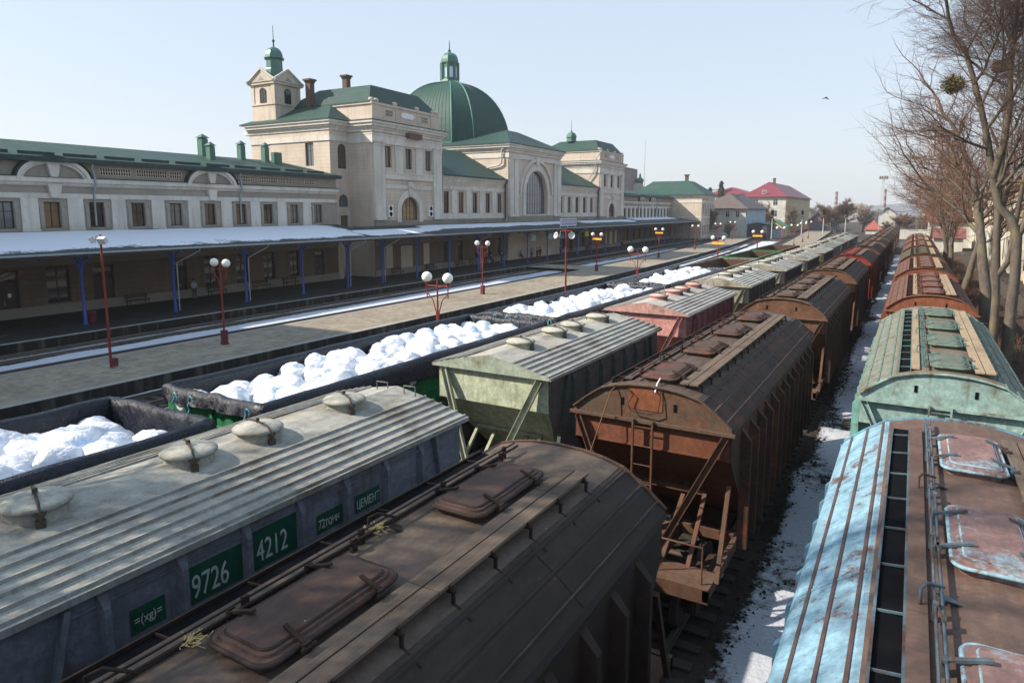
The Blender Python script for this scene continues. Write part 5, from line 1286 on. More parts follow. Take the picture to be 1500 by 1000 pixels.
# ================================================================ platform furniture
def bpt(u, s): return (u*cos(A)-s*sin(A), u*sin(A)+s*cos(A))
def m_bench():
    m = MB()
    for x in (.12, .26, .40): m.box(x, -1.0, .42, x+.11, 1.0, .46)
    for z in (.6, .76): m.box(.03, -1.0, z, .07, 1.0, z+.11)
    return m
def m_benchlegs():
    m = MB()
    for y in (-.8, .8): m.box(.03, y, 0, .07, y+.05, .85); m.box(.47, y, 0, .51, y+.05, .42); m.box(.03, y, .37, .51, y+.05, .42)
    return m
bs_ = [33.9, 41.6, 46.8, 50.6, 65.9, 73.0, 80.0, 83.6, 87.4, 119, 127]
for i, s in enumerate(bs_):
    uu = -54.7 if s < 58 else -52.7; x, y = bpt(uu, s)
    b = empty('bench', (x, y, .3), A, 'dark slatted bench against the station wall, %s along the platform from the left' % ['first', 'second', 'third', 'fourth', 'fifth', 'sixth', 'seventh', 'eighth', 'ninth', 'tenth', 'eleventh'][i], 'bench', 'benches under the canopy')
    part('bench', 'seat', m_bench, plain('bench_wood', (.05, .03, .022), .7), b); part('benchl', 'legs', m_benchlegs, M['frame'], b)
x, y = bpt(-48.4, 26.7); tag(MB().lathe([(.26, .3), (.30, 1.0), (.32, 1.02), (.32, 1.08), (.27, 1.08), (.26, .9), (.01, .88)], x, y, 14).build('litter_bin', plain('bin_red', (.12, .02, .02), .6)), 'dark red litter bin beside a blue canopy column', 'bin')

def m_lamp():
    m = MB(); m.tube([(0, 0, .0), (0, 0, 1.3), (0, 0, 4.25)], [.06, .055, .035], 10)
    return m
def m_lampbase(): return MB().box(-.15, -.15, 0, .15, .15, .75).box(-.18, -.18, 0, .18, .18, .08)
def m_arms():
    m = MB()
    for s in (-1, 1):
        m.tube([(s*.05, 0, 2.45), (s*.10, 0, 2.9), (s*.28, 0, 3.35), (s*.62, 0, 3.62)], .025, 8); m.tube([(s*.07, 0, 2.2), (s*.07, 0, 2.9)], .022, 6)
        m.tube([(s*.64, 0, 3.45), (s*.64, 0, 4.05)], .027, 8)
    m.tube([(-.64, 0, 3.93), (.64, 0, 3.93)], .022, 8); return m
def m_globe(): return MB().sphere((0, 0, 0), .235, 24, 14)
def m_collar(): return MB().lathe([(.05, -.34), (.11, -.24), (.11, -.2), (.05, -.19)], n=12)
def lamp(x, y, label, sign=False, z=.3, sc=1.12):
    t = empty('street_lamp', (x, y, z), -.12, label, 'lamp', 'red two-globe platform lamps'); t.scale = (1.0, 1.0, sc)
    part('lpole', 'pole', m_lamp, M['red'], t); part('lbase', 'base', m_lampbase, plain('lamp_base_dark_red', (.12, .02, .025), .6), t); part('larm', 'arms', m_arms, M['red'], t)
    for s in (-1, 1):
        g = part('lglobe', 'globe', m_globe, M['globe'], t); g.location = (s*.64, 0, 4.27); g.scale = (1, 1, 1/sc); part('lcollar', 'collar', m_collar, M['red'], g)
    if sign:
        o = MB().box(-.70, -.07, 3.62, .70, -.04, 3.84).build('yellow_sign', M['yellow'], t)
    return t
L2 = [(24.9, 'two-globe lamp with a dark red box base, nearest on the middle platform', 0), (53.0, 'two-globe lamp on the middle platform in the sunny stretch', 0), (81.5, 'two-globe lamp with yellow plate, in front of the canopy by the speaker pole', 1), (110.5, 'two-globe lamp with small yellow plate near the far end of the canopy', 1), (139, 'small two-globe lamp on the middle platform before the white-blue house', 0), (167, 'distant two-globe lamp on the middle platform', 0), (195, 'two-globe lamp far down the middle platform', 0)]
for y, l, sgn in L2: lamp(-34.3+c2(y), y, l, sgn)
L3 = [(24.2, 'two-globe lamp rising behind the white bundles, biggest globes in the photo', 0), (50.3, 'two-globe lamp behind the third bundle gondola', 0), (77.5, 'two-globe lamp with bright yellow plate beside the empty gondolas', 1), (104, 'two-globe lamp with yellow plate beyond the empty gondolas', 1), (131, 'distant two-globe lamp on the narrow platform', 0), (158, 'two-globe lamp far along the narrow platform', 0), (185, 'very distant two-globe lamp by the signals', 0), (212, 'farthest tiny two-globe lamp down the narrow platform', 0)]
for y, l, sgn in L3: lamp(-18.2+c2(y)*.7, y, l, sgn)
def speaker_pole(x, y, label, kind):
    t = empty('speaker_pole', (x, y, .3), 0, label, 'pole'); h = 6.6
    MB().tube([(0, 0, 0), (0, 0, h)], [.07, .05], 10).build('pole', M['red'], t); MB().tube([(-.4, 0, h-.1), (.4, 0, h-.1)], .03, 8).build('crossbar', M['red'], t)
    MB().box(.1, -.12, .1, .45, .12, .5).build('control_box', plain('lamp_base_dark_red', (.12, .02, .025), .6), t)
    for s in (-1, 1):
        m = MB()
        if kind: m.lathe([(.04, .0), (.05, .10), (.11, .22), (.21, .29), (.215, .30), (.10, .20), (.05, .16), (.015, .24)], n=20)
        else: m.box(-.18, -.12, 0, .18, .12, .3)
        o = m.build('loudspeaker' if kind else 'floodlight', plain('pale_grey_horn', (.5, .52, .52), .5), t); o.location = (s*.42, -.1, h-.45 if kind else h-.4)
        o.rotation_euler = (radians(75 if kind else 30), 0, s*.5); MB().tube([(s*.38, 0, h-.1), (s*.42, -.05, h-.42)], .02, 6).build('bracket', M['zinc'], t)
speaker_pole(-34.05, 18.2, 'tall thin red pole with small floodlights at the left, before the canopy', 0)
speaker_pole(-18.75, 38.4, 'tall red pole with two horn loudspeakers behind the bundle gondola', 1)
def hang_sign(i, s, col, lab):
    x, y = bpt(-48.2, s); o = MB().box(-.03, -.35, 3.5, .03, .35, 4.4).tube([(0, 0, 4.4), (0, 0, 5.0)], .015, 5).build('hanging_sign', plain('sign_%d' % i, col, .5)); o.location = (x, y, 0); o.rotation_euler = (0, 0, A-.9); tag(o, lab, 'sign')
hang_sign(0, 94.5, (.30, .50, .47), 'pale teal sign under the canopy, left of the station doors'); hang_sign(1, 100.5, (.32, .52, .5), 'pale teal sign under the canopy, middle of three'); hang_sign(2, 105, (.3, .48, .45), 'pale teal sign under the canopy, nearest the yellow one')
hang_sign(3, 109.5, (.65, .55, .03), 'yellow sign under the canopy'); hang_sign(4, 116, (.62, .52, .03), 'yellow sign under the canopy behind the speaker pole')

# ---- people waiting under the canopy
def skin_obj(name, verts, edges, radii, mat_, parent):
    me = bpy.data.meshes.new(name); me.from_pydata(verts, edges, []); me.materials.append(None)
    o = inst(me, name, mat_, parent); sk_ = o.modifiers.new('skin', 'SKIN'); sk_.use_smooth_shade = True
    for v, r in zip(me.skin_vertices[0].data, radii): v.radius = (r, r) if not isinstance(r, tuple) else r
    me.skin_vertices[0].data[0].use_root = True
    s_ = o.modifiers.new('sub', 'SUBSURF'); s_.levels = 1; s_.render_levels = 1; return o
def person(x, y, rz, seated, coat, trousers, label):
    t = empty('person', (x, y, .3), rz, label, 'person', None)
    hz = .52 if seated else .92
    V = [(0, 0, hz), (0, 0, hz+.25), (0, 0, hz+.48), (0, .01, hz+.56), (0, .02, hz+.68), (0, .02, hz+.80)]; E = [(0, 1), (1, 2), (2, 3), (3, 4), (4, 5)]; R_ = [.13, .12, .13, .055, .095, .07]
    for s in (-1, 1):
        b = len(V)
        if seated: V += [(s*.1, .08, hz), (s*.12, .42, hz+.02), (s*.12, .44, .08), (s*.12, .56, .04)]
        else: V += [(s*.1, 0, hz-.05), (s*.11, .02, .48), (s*.12, -.02, .08), (s*.12, .12, .04)]
        E += [(0, b), (b, b+1), (b+1, b+2), (b+2, b+3)]; R_ += [.085, .065, .045, .04]
        b = len(V); V += [(s*.19, 0, hz+.46), (s*.24, .03, hz+.2), (s*.2, .2 if seated else .12, hz+.02), (s*.17, .27 if seated else .16, hz-.04)]
        E += [(2, b), (b, b+1), (b+1, b+2), (b+2, b+3)]; R_ += [.06, .045, .035, .035]
    skin_obj('person_body', V, E, R_, plain('skin', (.40, .24, .17), .6), t)
    cv = [(0, 0, hz-.1), (0, 0, hz+.25), (0, 0, hz+.47)]; ce = [(0, 1), (1, 2)]; cr = [.16, .15, .15]
    for s in (-1, 1): b = len(cv); cv += [(s*.2, 0, hz+.46), (s*.25, .03, hz+.2), (s*.2, .19 if seated else .11, hz+.03)]; ce += [(2, b), (b, b+1), (b+1, b+2)]; cr += [.075, .062, .052]
    skin_obj('coat', cv, ce, cr, plain('coat_%s' % str(coat), coat, .9), t)
    tv = [(0, 0, hz)]; te = []; tr = [.14]
    for s in (-1, 1):
        b = len(tv); tv += ([(s*.1, .08, hz), (s*.12, .42, hz+.02), (s*.12, .44, .12)] if seated else [(s*.1, 0, hz-.05), (s*.11, .02, .48), (s*.12, -.01, .12)]); te += [(0, b), (b, b+1), (b+1, b+2)]; tr += [.105, .08, .065]
    skin_obj('trousers', tv, te, tr, plain('trousers_%s' % str(trousers), trousers, .9), t)
    MB().sphere((0, -.005, hz+.78), .115, 12, 8).build('hat', plain('hat_%s' % str(trousers), tuple(c*.8 for c in trousers), .9), t)
PP = [(-52.3, 87.0, -pi/2, 1, (.02, .02, .03), (.35, .36, .38), 'person in dark coat and pale trousers sitting on a bench under the canopy'), (-52.3, 88.2, -pi/2, 1, (.03, .02, .02), (.02, .02, .03), 'person in black sitting on the bench under the canopy'),
 (-51.2, 89.6, -pi/2, 0, (.02, .02, .025), (.02, .02, .02), 'person in black standing beside the benches under the canopy'), (-51.0, 99.2, 0, 0, (.25, .27, .3), (.02, .02, .04), 'person in grey top standing near the station doors'), (-50.6, 100.6, 2.8, 0, (.04, .06, .12), (.02, .02, .02), 'person in navy jacket standing near the station doors'),
 (-52.3, 97.8, -pi/2, 1, (.02, .02, .02), (.03, .03, .04), 'person in dark clothes sitting left of the station doors'), (-51.4, 103.2, 1, 0, (.05, .03, .03), (.02, .02, .02), 'person in dark brown jacket by the middle door'), (-51.8, 112.2, -pi/2, 0, (.03, .03, .05), (.02, .02, .03), 'person in dark blue beside the yellow sign'), (-54.0, 38.9, -pi/2, 0, (.35, .42, .5), (.05, .05, .08), 'person in pale blue top beside the second blue column'),
 (-51, 128, 0, 0, (.03, .03, .03), (.02, .02, .02), 'person in black walking at the far part of the platform'), (-50, 140, 0, 0, (.2, .05, .05), (.02, .02, .03), 'person in dark red coat at the far part of the platform')]
for u_, s_, r_, se, cc, tc_, l in PP: x, y = bpt(u_, s_); person(x, y, A+r_, se, cc, tc_, l)
# ================================================================ houses and other things beyond the tracks
def house(name, x0, x1, y0, y1, z0, z1, zr, wall, roof, label, cat='house', axis='y', hipf=0, over=.5, wins=(), chims=(), sidewall=None):
    t = empty(name, (x0, y0, 0), 0, label, cat); W, D = x1-x0, y1-y0
    m = MB(); m.box(0, 0, z0, W, D, z1)
    if not hipf:
        if axis == 'y': m.prism([(0, z1), (W, z1), (W/2, zr-.1)], 'y', 0.01, D-.01)
        else: m.prism([(0, z1), (D, z1), (D/2, zr-.1)], 'x', .01, W-.01)
    m.build('wall', wall, t)
    if sidewall: MB().box(W, .05, z0, W+.04, D-.05, z1-.02).build('wall', sidewall, t)
    o = over; m = MB(); th = .18; hh = (zr-z1)*o/(W/2 if axis == 'y' else D/2)
    if axis == 'y':
        a, b = (-o, hipf-o if hipf else -o), (D+o, D-hipf+o if hipf else D+o); c = W/2
        P = [(-o, -o, z1-hh), (-o, D+o, z1-hh), (c, b[1], zr), (c, a[1], zr), (W+o, -o, z1-hh), (W+o, D+o, z1-hh)]
    else:
        c = D/2; P = [(-o, -o, z1-hh), (W+o, -o, z1-hh), (W-hipf+o if hipf else W+o, c, zr), (hipf-o if hipf else -o, c, zr), (-o, D+o, z1-hh), (W+o, D+o, z1-hh)]
    F = [(0, 1, 2, 3), (4, 5, 2, 3)]
    if hipf: F += ([(0, 4, 3), (1, 5, 2)] if axis == 'y' else [(0, 4, 3), (1, 5, 2)])
    m.add([(p[0], p[1], p[2]+.02) for p in P], F); m.add([(p[0], p[1], p[2]+th) for p in P], F); m.build('roof', roof, t)
    for (side, p, z, w, h) in wins:
        if side == 'f': o_ = part(('hw', w, h), 'window', win_mesh(w, h, 0, 2, [h*.65], .09), M['white'], t); o_.location = (p, -.03, z); o_.rotation_euler = (0, 0, -pi/2)
        else: o_ = part(('hw', w, h), 'window', win_mesh(w, h, 0, 2, [h*.65], .09), M['white'], t); o_.location = (W+.05, p, z)
        part(('hp', w, h), 'pane', lambda w=w, h=h: MB().box(-.02, -w/2+.04, .04, .02, w/2-.04, h-.04), M['glass'], o_)
    for (cx, cy, cz) in chims: MB().box(cx-.5, cy-.4, z1, cx+.5, cy+.4, cz).box(cx-.6, cy-.5, cz-.3, cx+.6, cy+.5, cz-.1).build('chimney', M['brick'], t)
    return t
paleblue = stucco('pale_blue_wall', (.38, .48, .54), False); whitew = stucco('white_wall', (.52, .50, .45), False); yel = stucco('cream_yellow_wall', (.50, .40, .22), False)
brroof = plain('brown_sheet_roof', (.10, .075, .068), .7, .25, 1.5); redroof = plain('crimson_sheet_roof', (.17, .03, .045), .5, .2, 1.5); greyroof = plain('grey_roof', (.10, .105, .12), .7); dred = plain('dark_red_tiles', (.17, .06, .055), .8, .3)
house('town_house', -57.5, -44.3, 215, 247, -.5, 9.3, 13.6, whitew, brroof, 'two-storey white and pale blue house with brown hipped roof, just beyond the station', hipf=6.5, over=.9, sidewall=paleblue,
  wins=[('f', 3, 6.2, 1.3, 2.0), ('f', 7.8, 6.2, 1.3, 2.0), ('f', 10.8, 6.2, 1.3, 2.0), ('f', 3, 2.2, 1.3, 1.9), ('r', 4, 5.2, .8, .8), ('r', 12, 5.2, .8, .8), ('r', 16, 5.2, .8, .8), ('r', 24, 5.2, .8, .8)], chims=[(8.5, 9, 13.3)])
house('shed', -44.1, -38.5, 218, 252, -.5, 4.0, 4.5, plain('dark_shed_wall', (.05, .05, .06), .9), greyroof, 'dark low lean-to shed in front of the white and pale blue house', 'shed', over=.3)
house('town_house', -61, -44.5, 290, 361, -.5, 14.4, 20.0, whitew, redroof, 'tall white and cream house with crimson roof', axis='y', hipf=9, over=1.0, sidewall=yel,
  wins=[('f', 12.5, 10.5, 1.8, 2.4), ('f', 5, 10.5, 1.8, 2.4), ('f', 12.5, 6.0, 1.8, 2.4), ('f', 8, 15.2, 1.6, 1.4)], chims=[(9, 16, 22.0)])
house('apartment_block', -78, -60.5, 300, 318, 0, 15.5, 18.3, whitew, redroof, 'house wing with crimson roof behind the tall white one', hipf=5, over=.8)
house('small_house', -41.5, -35.8, 230, 240, -.3, 3.2, 5.2, yel, plain('green_small_roof', (.08, .22, .10), .6), 'small yellow house with green roof by the tracks', hipf=0, axis='y', wins=[('f', 2, 1, 1, 1.4)])
house('kiosk', -38.8, -35.5, 226, 229, -.3, 2.5, 2.7, paleblue, greyroof, 'small blue kiosk beside the yellow house', 'kiosk', over=.2)
house('warehouse', -37.2, -29.5, 300, 345, -.5, 4.3, 7.4, plain('dark_slate_wall', (.10, .11, .14), .9), plain('blue_grey_roof', (.20, .22, .28), .6), 'dark blue-grey gabled warehouse with snow-edged roof', 'warehouse', over=.7)
house('hut', -15.3, -10.4, 285, 292, -1, 1.8, 4.6, whitew, plain('tile_red', (.30, .07, .05), .7), 'small white hut with red roof between the trains', hipf=2.2, over=.5)
house('gabled_house', -13.2, -6.8, 330, 340, -1, 7.2, 9.6, whitew, greyroof, 'pale gabled house with dark attic window above the trains', over=.6, wins=[('f', 3.2, 7.2, .9, 1.0)])
house('villa', 2.9, 11, 172, 190, -.5, 6.0, 10.2, whitew, dred, 'white house with dark red tiled roof on the right behind the trunks', over=.7, hipf=0, axis='x', wins=[('f', 2, 3.2, .9, 1.4)])
house('shed', 3.6, 8.5, 158, 166, -.4, 2.9, 4.6, whitew, dred, 'low shed with dark red roof beside the right-hand train', 'shed', over=.5, axis='x')
house('villa', 2.8, 12, 330, 345, -.5, 8.5, 13.0, yel, dred, 'distant cream villa with red roof', hipf=3)
house('apartment_block', -99.5, -96.6, 240, 262, 10, 24.6, 24.9, stucco('dull_brown_block', (.28, .24, .23), False), plain('flat_roof_red', (.25, .08, .07), .8), 'dull brown block rising behind the right pavilion', 'block', over=.2)
for i, (x0, x1, y, h, l) in enumerate([(-150, -98, 420, 21, 'long pale apartment block on the skyline left of the crimson roof'), (-92, -72, 430, 19.5, 'pale apartment block right of the spruces on the skyline'), (-52, -34, 620, 13.5, 'hazy grey block on the horizon by the striped chimney')]):
    wn = [('f', 2+k*4.2, zz, 1.6, 1.6) for k in range(int((x1-x0)/4.2)) for zz in (h-3, h-6.2)]
    house('apartment_block', x0, x1, y, y+12, -1, h, h+.6, stucco('block_%d' % i, (.42, .40, .37), False), greyroof, l, 'apartment block', over=.1, wins=())
# chapel turret
ch = empty('chapel_turret', (-94.7, 260, 17.0), 0, 'small green onion turret with pale arched gable behind the far wing', 'turret')
MB().lathe([(1.3, .8), (1.25, 2.6), (1.6, 2.9), (1.5, 3.6), (.7, 4.3), (.35, 4.6), (.45, 4.9), (.35, 5.4), (.05, 6.2)], 0, 0, 10).build('dome', M['duct'], ch)
m = MB(); N = 14; m.prism([(-2.4, -3), (2.4, -3), (2.4, .3)]+[(2.4*cos(pi*i/N), .3+1.9*sin(pi*i/N)) for i in range(1, N)]+[(-2.4, .3)], 'y', -2.2, -1.8); m.build('gable', whitew, ch)
MB().box(-2.3, -1.8, -6, 2.3, 2, .4).build('wall', whitew, ch)
def stack(x, y, z1, r, label, n):
    t = empty('striped_chimney', (x, y, 0), 0, label, 'chimney')
    for k in range(n):
        z0_, z1_ = k*z1/n, (k+1)*z1/n; MB().lathe([(r*(1-.35*z0_/z1), z0_), (r*(1-.35*z1_/z1), z1_)], 0, 0, 16).build('band', [plain('stack_white', (.26, .25, .25), .8), plain('stack_red', (.17, .085, .08), .8)][k % 2], t)
stack(-54.6, 600, 23.6, 1.5, 'striped red and white chimney on the horizon left of the big bare tree', 12); stack(-15.4, 450, 20.9, .9, 'slim pale striped chimney beside the floodlight mast', 10)
t = empty('floodlight_mast', (-10.4, 280, 0), 0, 'tall lattice floodlight mast above the middle train', 'mast')
m = MB()
for a in range(4):
    dx, dy = cos(pi/4+a*pi/2), sin(pi/4+a*pi/2); m.bar((dx*.9, dy*.9, 0), (dx*.32, dy*.32, 20), .10, .10)
for k in range(14):
    z0, z1 = k*20/14, (k+1)*20/14; r0, r1 = .9-.58*z0/20, .9-.58*z1/20
    for a in range(4):
        c0, c1 = pi/4+a*pi/2, pi/4+(a+1)*pi/2; m.bar((r0*cos(c0), r0*sin(c0), z0), (r1*cos(c1), r1*sin(c1), z1), .05, .05)
m.build('lattice', plain('galvanised', (.34, .35, .36), .6), t)
MB().box(-1.4, -.8, 20, 1.4, .8, 20.12).build('platform_deck', M['steel'], t)
for x in (-1.1, -.4, .4, 1.1): MB().box(x-.28, -.9, 19.5, x+.28, -.6, 20.6).build('floodlight', M['steel'], t)
tag(MB().tube([(-107, 300, 8), (-107.2, 300, 26), (-107.2, 300, 40)], [.12, .08, .04], 6).build('radio_mast', M['steel']), 'very thin tall radio mast behind the far wing', 'mast')
tag(MB().tube([(3.05, 150, 0), (3.05, 150, 15.5)], [.14, .09], 8).build('utility_pole', M['frame']), 'thin dark pole at the left edge of the right-hand trees', 'pole')
def signal(x, y, label):
    t = empty('railway_signal', (x, y, 0), 0, label, 'signal'); MB().tube([(0, 0, -.4), (0, 0, 6.0)], [.17, .13], 10).build('post', plain('concrete_post', (.42, .41, .38), .8), t)
    MB().box(-.35, -.1, 5.2, .35, .0, 6.3).tube([(0, .06, 5), (0, .06, 8.3)], .06, 6).build('backplate', M['dark'], t); o = MB().box(-.38, -.12, 7.0, .38, .02, 8.4).build('signal_head', M['dark'], t)
    m = MB()
    for z in (7.3, 7.7, 8.1): m.tube([(0, -.125, z), (0, -.33, z)], .13, 10)
    m.build('hood', M['dark'], o)
for x, y, l in [(-36.9, 217, 'railway signal nearest the white and pale blue house'), (-32.6, 248, 'railway signal in front of the dark warehouse gable'), (-27.1, 259, 'third railway signal, right of the dark warehouse'), (-21.1, 271, 'railway signal in front of the big round bare tree')]: signal(x, y, l)
# white wall and round sign between the trains
tag(MB().box(-4.6, 240, -.6, 4.4, 240.3, 2.5).box(-4.7, 239.95, 2.5, 4.5, 240.35, 2.62).build('boundary_wall', whitew), 'low white wall closing the gap between the trains', 'wall')
t = empty('round_sign', (-1.7, 150, -.5), 0, 'white round sign on a short post between the trains', 'sign'); MB().tube([(0, 0, 0), (0, 0, 2.2)], .04, 6).build('post', M['steel'], t); MB().tube([(0, -.05, 2.35), (0, -.08, 2.35)], .38, 20, False).build('sign_face', M['white'], t)
# stone heap train end
def yellow_building():
    t = empty('yellow_building', (10.8, 66, 0), 0, 'cream-yellow classical building behind the trees at the right edge', 'building'); D = 125; H_ = 11.6
    yw = stucco('pale_yellow_wall', (.58, .47, .27), False); ww = stucco('chalk_white_wall', (.66, .63, .56), False)
    MB().box(0, 0, 0, 14, D, H_).build('wall', yw, t)
    MB().box(-.35, -.4, H_-1.0, 14.2, D+.3, H_-.55).box(-.8, -.8, H_-.55, 14.5, D+.6, H_).box(-.2, -.2, H_-1.6, 14.1, D+.2, H_-1.3).build('cornice', yw, t)
    MB().box(-.45, -.3, 6.2, 0, D, 6.55).box(-.3, -.2, 5.95, 0, D, 6.2).build('string_course', yw, t)
    for k in range(24):
        y = 1.2+k*5.2
        if y > D-2: break
        MB().box(-.28, y, .4, 0, y+1.6, 5.9).box(-.2, y+.1, 6.6, 0, y+1.5, H_-1.7).build('pilaster', ww, t)
        o = MB().box(-.14, y+2.5, 1.6, -.02, y+2.65, 4.4).box(-.14, y+3.95, 1.6, -.02, y+4.1, 4.4).box(-.14, y+2.5, 4.25, -.02, y+4.1, 4.4).box(-.14, y+2.5, 1.6, -.02, y+4.1, 1.72).box(-.12, y+3.25, 1.7, -.03, y+3.33, 4.3).build('window', M['frame'], t)
        MB().box(-.04, y+2.64, 1.72, -.01, y+3.96, 4.26).build('pane', M['glass'], o)
    m = MB(); m.add([(-.9, -.9, H_+.02), (14.6, -.9, H_+.02), (14.6, D+.7, H_+.02), (-.9, D+.7, H_+.02), (7, 7, H_+3.6), (7, D-7, H_+3.6)], [(0, 3, 5, 4), (1, 2, 5, 4), (0, 1, 4), (2, 3, 5)]); m.build('roof', dred, t)
yellow_building()
# fence and sheds along the bank on the right
t = empty('plank_fence', (0, 0, 0), 0, 'dark weathered plank fence below the trees at the right', 'fence'); m = MB()
rf_ = random.Random(3)
for k in range(150): y = 22+k*.42; h = 1.5+rf_.gauss(0, .06); m.box(7.6, y, .0, 7.64, y+.36, h)
m.build('planks', plain('fence_wood', (.07, .055, .045), .9, .3), t); m = MB()
for k in range(22): m.box(7.64, 22+k*3, -.2, 7.76, 22.12+k*3, 1.6)
m.build('posts', M['frame'], t)
house('shed', 8.6, 13, 40, 52, 0, 2.0, 2.6, plain('shed_wall', (.16, .14, .12), .9), greyroof, 'low grey shed roof at the far right edge beneath the trees', 'shed', over=.4)

# ================================================================ trees
def tree(name, x, y, z, h, r0, label, seed, lean=(0, 0), levels=5, forks=3, spread=.55, mat_=None, tw=None, fork_at=.35, droop=0, group='bare trees beside the right-hand train', cat='tree', bias=(0, 0), dens=1.0, twig_r=.012, first=None, sides=4, path=None):
    R = random.Random(seed); t = empty(name, (x, y, z), 0, label, cat, group); tr = MB(); cr = MB()
    def grow(p, d, L, r, lv, mb, path0=None):
        n = 5 if lv < 2 else (4 if lv < 4 else 3); pts = [p]; rs = [r]; q = p; dd = d.normalized()
        for i in range(n):
            k = .10 if lv == 0 else .20
            dd = (dd+Vector((R.gauss(0, k)+bias[0]*.05*(lv > 0), R.gauss(0, k)+bias[1]*.05*(lv > 0), R.gauss(.05 if lv < 3 else (.06-droop*.1), k*.7)))).normalized()
            q = q+dd*L/n; pts.append(q); rs.append(r*(1-.5*(i+1)/n) if lv < levels else r*(1-.75*(i+1)/n))
        if lv == 0 and path0:
            pts = [Vector(a) for a in path0]; n = len(pts)-1; rs = [r*(1-.62*i/n) for i in range(n+1)]; dd = (pts[-1]-pts[-2]).normalized()
        mb.tube(pts, rs, 8 if lv == 0 else (6 if lv == 1 else (4 if lv < 3 else 3)), caps=False)
        if lv >= levels: return
        nb = [7, 6, 6, 5, 5, 4][lv] if lv < 6 else 3
        nb = max(2, int(nb*dens))
        for b in range(nb):
            f = (fork_at if lv == 0 else .22)+(1-(fork_at if lv == 0 else .22))*(b+R.random()*.8)/nb; f = min(f, .98)
            i = min(int(f*n), n-1); u = f*n-i; pp = pts[i].lerp(pts[i+1], u); base = (pts[i+1]-pts[i]).normalized()
            az = R.random()*2*pi; side = Vector((cos(az), sin(az), 0)); side = (side-base*side.dot(base)).normalized()
            ang = R.uniform(.45, 1.0)*(spread/.55); nd = base*cos(ang)+side*sin(ang)
            rr = (rs[i]+(rs[i+1]-rs[i])*u)*R.uniform(.42, .62); grow(pp, nd, L*R.uniform(.45, .72)*(1.0 if lv else .85), max(rr, twig_r*.5), lv+1, cr if lv >= 1 else tr)
        grow(pts[-1], dd+Vector((R.gauss(0, .2), R.gauss(0, .2), .1)), L*.6, rs[-1], lv+1, cr if lv >= 1 else tr)
    for k_ in range(len(path) if path else 1): grow(Vector((0, 0, 0)), Vector((lean[0], lean[1], 1)), h*.5, r0*(1 if k_ == 0 else .72), 0, tr, path[k_] if path else None)
    tr.build('trunk', mat_ or M['bark'], t, False); c = cr.build('crown', tw or M['twigd'], t, False)
    return t, cr
def shrub_cloud(name, x, y, z, w, d, h, label, seed, n=900, group=None, cat='tree', tw=None, L=.9, tr=.018, trunks=3):
    """a far bare tree: several stems carrying many fine twigs with gaps between"""
    R = random.Random(seed); t = empty(name, (x, y, z), 0, label, cat, group); m = MB(); c = MB(); tips = []
    for k in range(trunks):
        a = R.random()*6.28; b = Vector((cos(a)*w*.08, sin(a)*d*.08, 0)); tip = Vector((cos(a)*w*.22*R.random(), sin(a)*d*.22*R.random(), h*.6)); m.tube([b, (b+tip)/2+Vector((R.gauss(0, .2), 0, 0)), tip], [h*.022, h*.016, h*.008], 5, caps=False)
        for j in range(8):
            u = .3+.7*j/8; p = b.lerp(tip, u); aa = R.random()*6.28; e = p+Vector((cos(aa)*w*.38*R.uniform(.5, 1), sin(aa)*d*.38*R.uniform(.5, 1), h*R.uniform(.1, .38))); m.tube([p, (p+e)/2+Vector((0, 0, -.1*h*R.random())), e], [h*.009, h*.006, h*.003], 4, caps=False); tips.append((p, e))
    for k in range(n):
        p0, e = R.choice(tips); p = p0.lerp(e, R.uniform(.25, 1.0)); dd = Vector((R.gauss(0, 1), R.gauss(0, 1), R.gauss(.6, .7))).normalized(); q = p+dd*L*R.uniform(.6, 1.5); c.tube([p, p.lerp(q, .5)+Vector((R.gauss(0, .1), R.gauss(0, .1), 0)), q], [tr*1.3, tr, tr*.5], 3, caps=False)
        for j in range(2): u = p.lerp(q, R.uniform(.3, .9)); v = u+(dd+Vector((R.gauss(0, .8), R.gauss(0, .8), R.gauss(.2, .5)))).normalized()*L*.6; c.tube([u, v], [tr*.8, tr*.4], 3, caps=False)
    m.build('trunk', M['bark'], t, False); c.build('crown', tw or M['twig'], t, False); return t
TG = 'bare trees beside the right-hand train'
P1 = [(0, 0, 0), (-.01, 0, 2.3), (.01, 0, 5.1), (-.07, 0, 7.0), (-.42, 0, 7.9), (-.98, .05, 8.5), (-1.29, .1, 9.9), (-1.62, .15, 11.6), (-2.04, .2, 13.3), (-2.54, .2, 15.0), (-3.0, .2, 16.4)]
P1b = [(-.07, 0, 7.0), (.2, .1, 7.6), (.5, .3, 9.0), (.45, .5, 11.8), (.7, .6, 14.5), (.5, .6, 17.5)]
P1c = [(-1.29, .1, 9.9), (-1.0, -.1, 11.5), (-.9, -.1, 13.5), (-1.1, -.2, 15.5), (-1.0, -.2, 18.2)]
P2 = [(0, 0, 0), (-.05, 0, 3.2), (-.3, 0, 6.7), (-.42, 0, 9.4), (-.42, .1, 12.3), (-.4, .1, 14.9), (-.4, .1, 17.4), (-.4, 0, 19.2)]
P2b = [(-.1, 0, 4.6), (.3, -.3, 5.4), (.45, -.5, 7.5), (.6, -.6, 10), (.9, -.6, 13), (1.0, -.6, 17)]
tree('bare_tree', 4.56, 42, -.2, 14, .27, 'tall bare tree with smooth grey trunk and bent limb, nearest of the right-hand row', 11, path=[P1, P1b, P1c], levels=5, fork_at=.48, bias=(-.6, 0), twig_r=.010, dens=1.0, spread=.58, droop=.4)
tree('bare_tree', 4.4, 47, -.2, 12, .23, 'bare tree with slim grey trunk just left of the nearest one', 12, path=[P2, P2b], levels=5, fork_at=.55, bias=(-.1, 0), twig_r=.010, dens=.9, droop=.4)
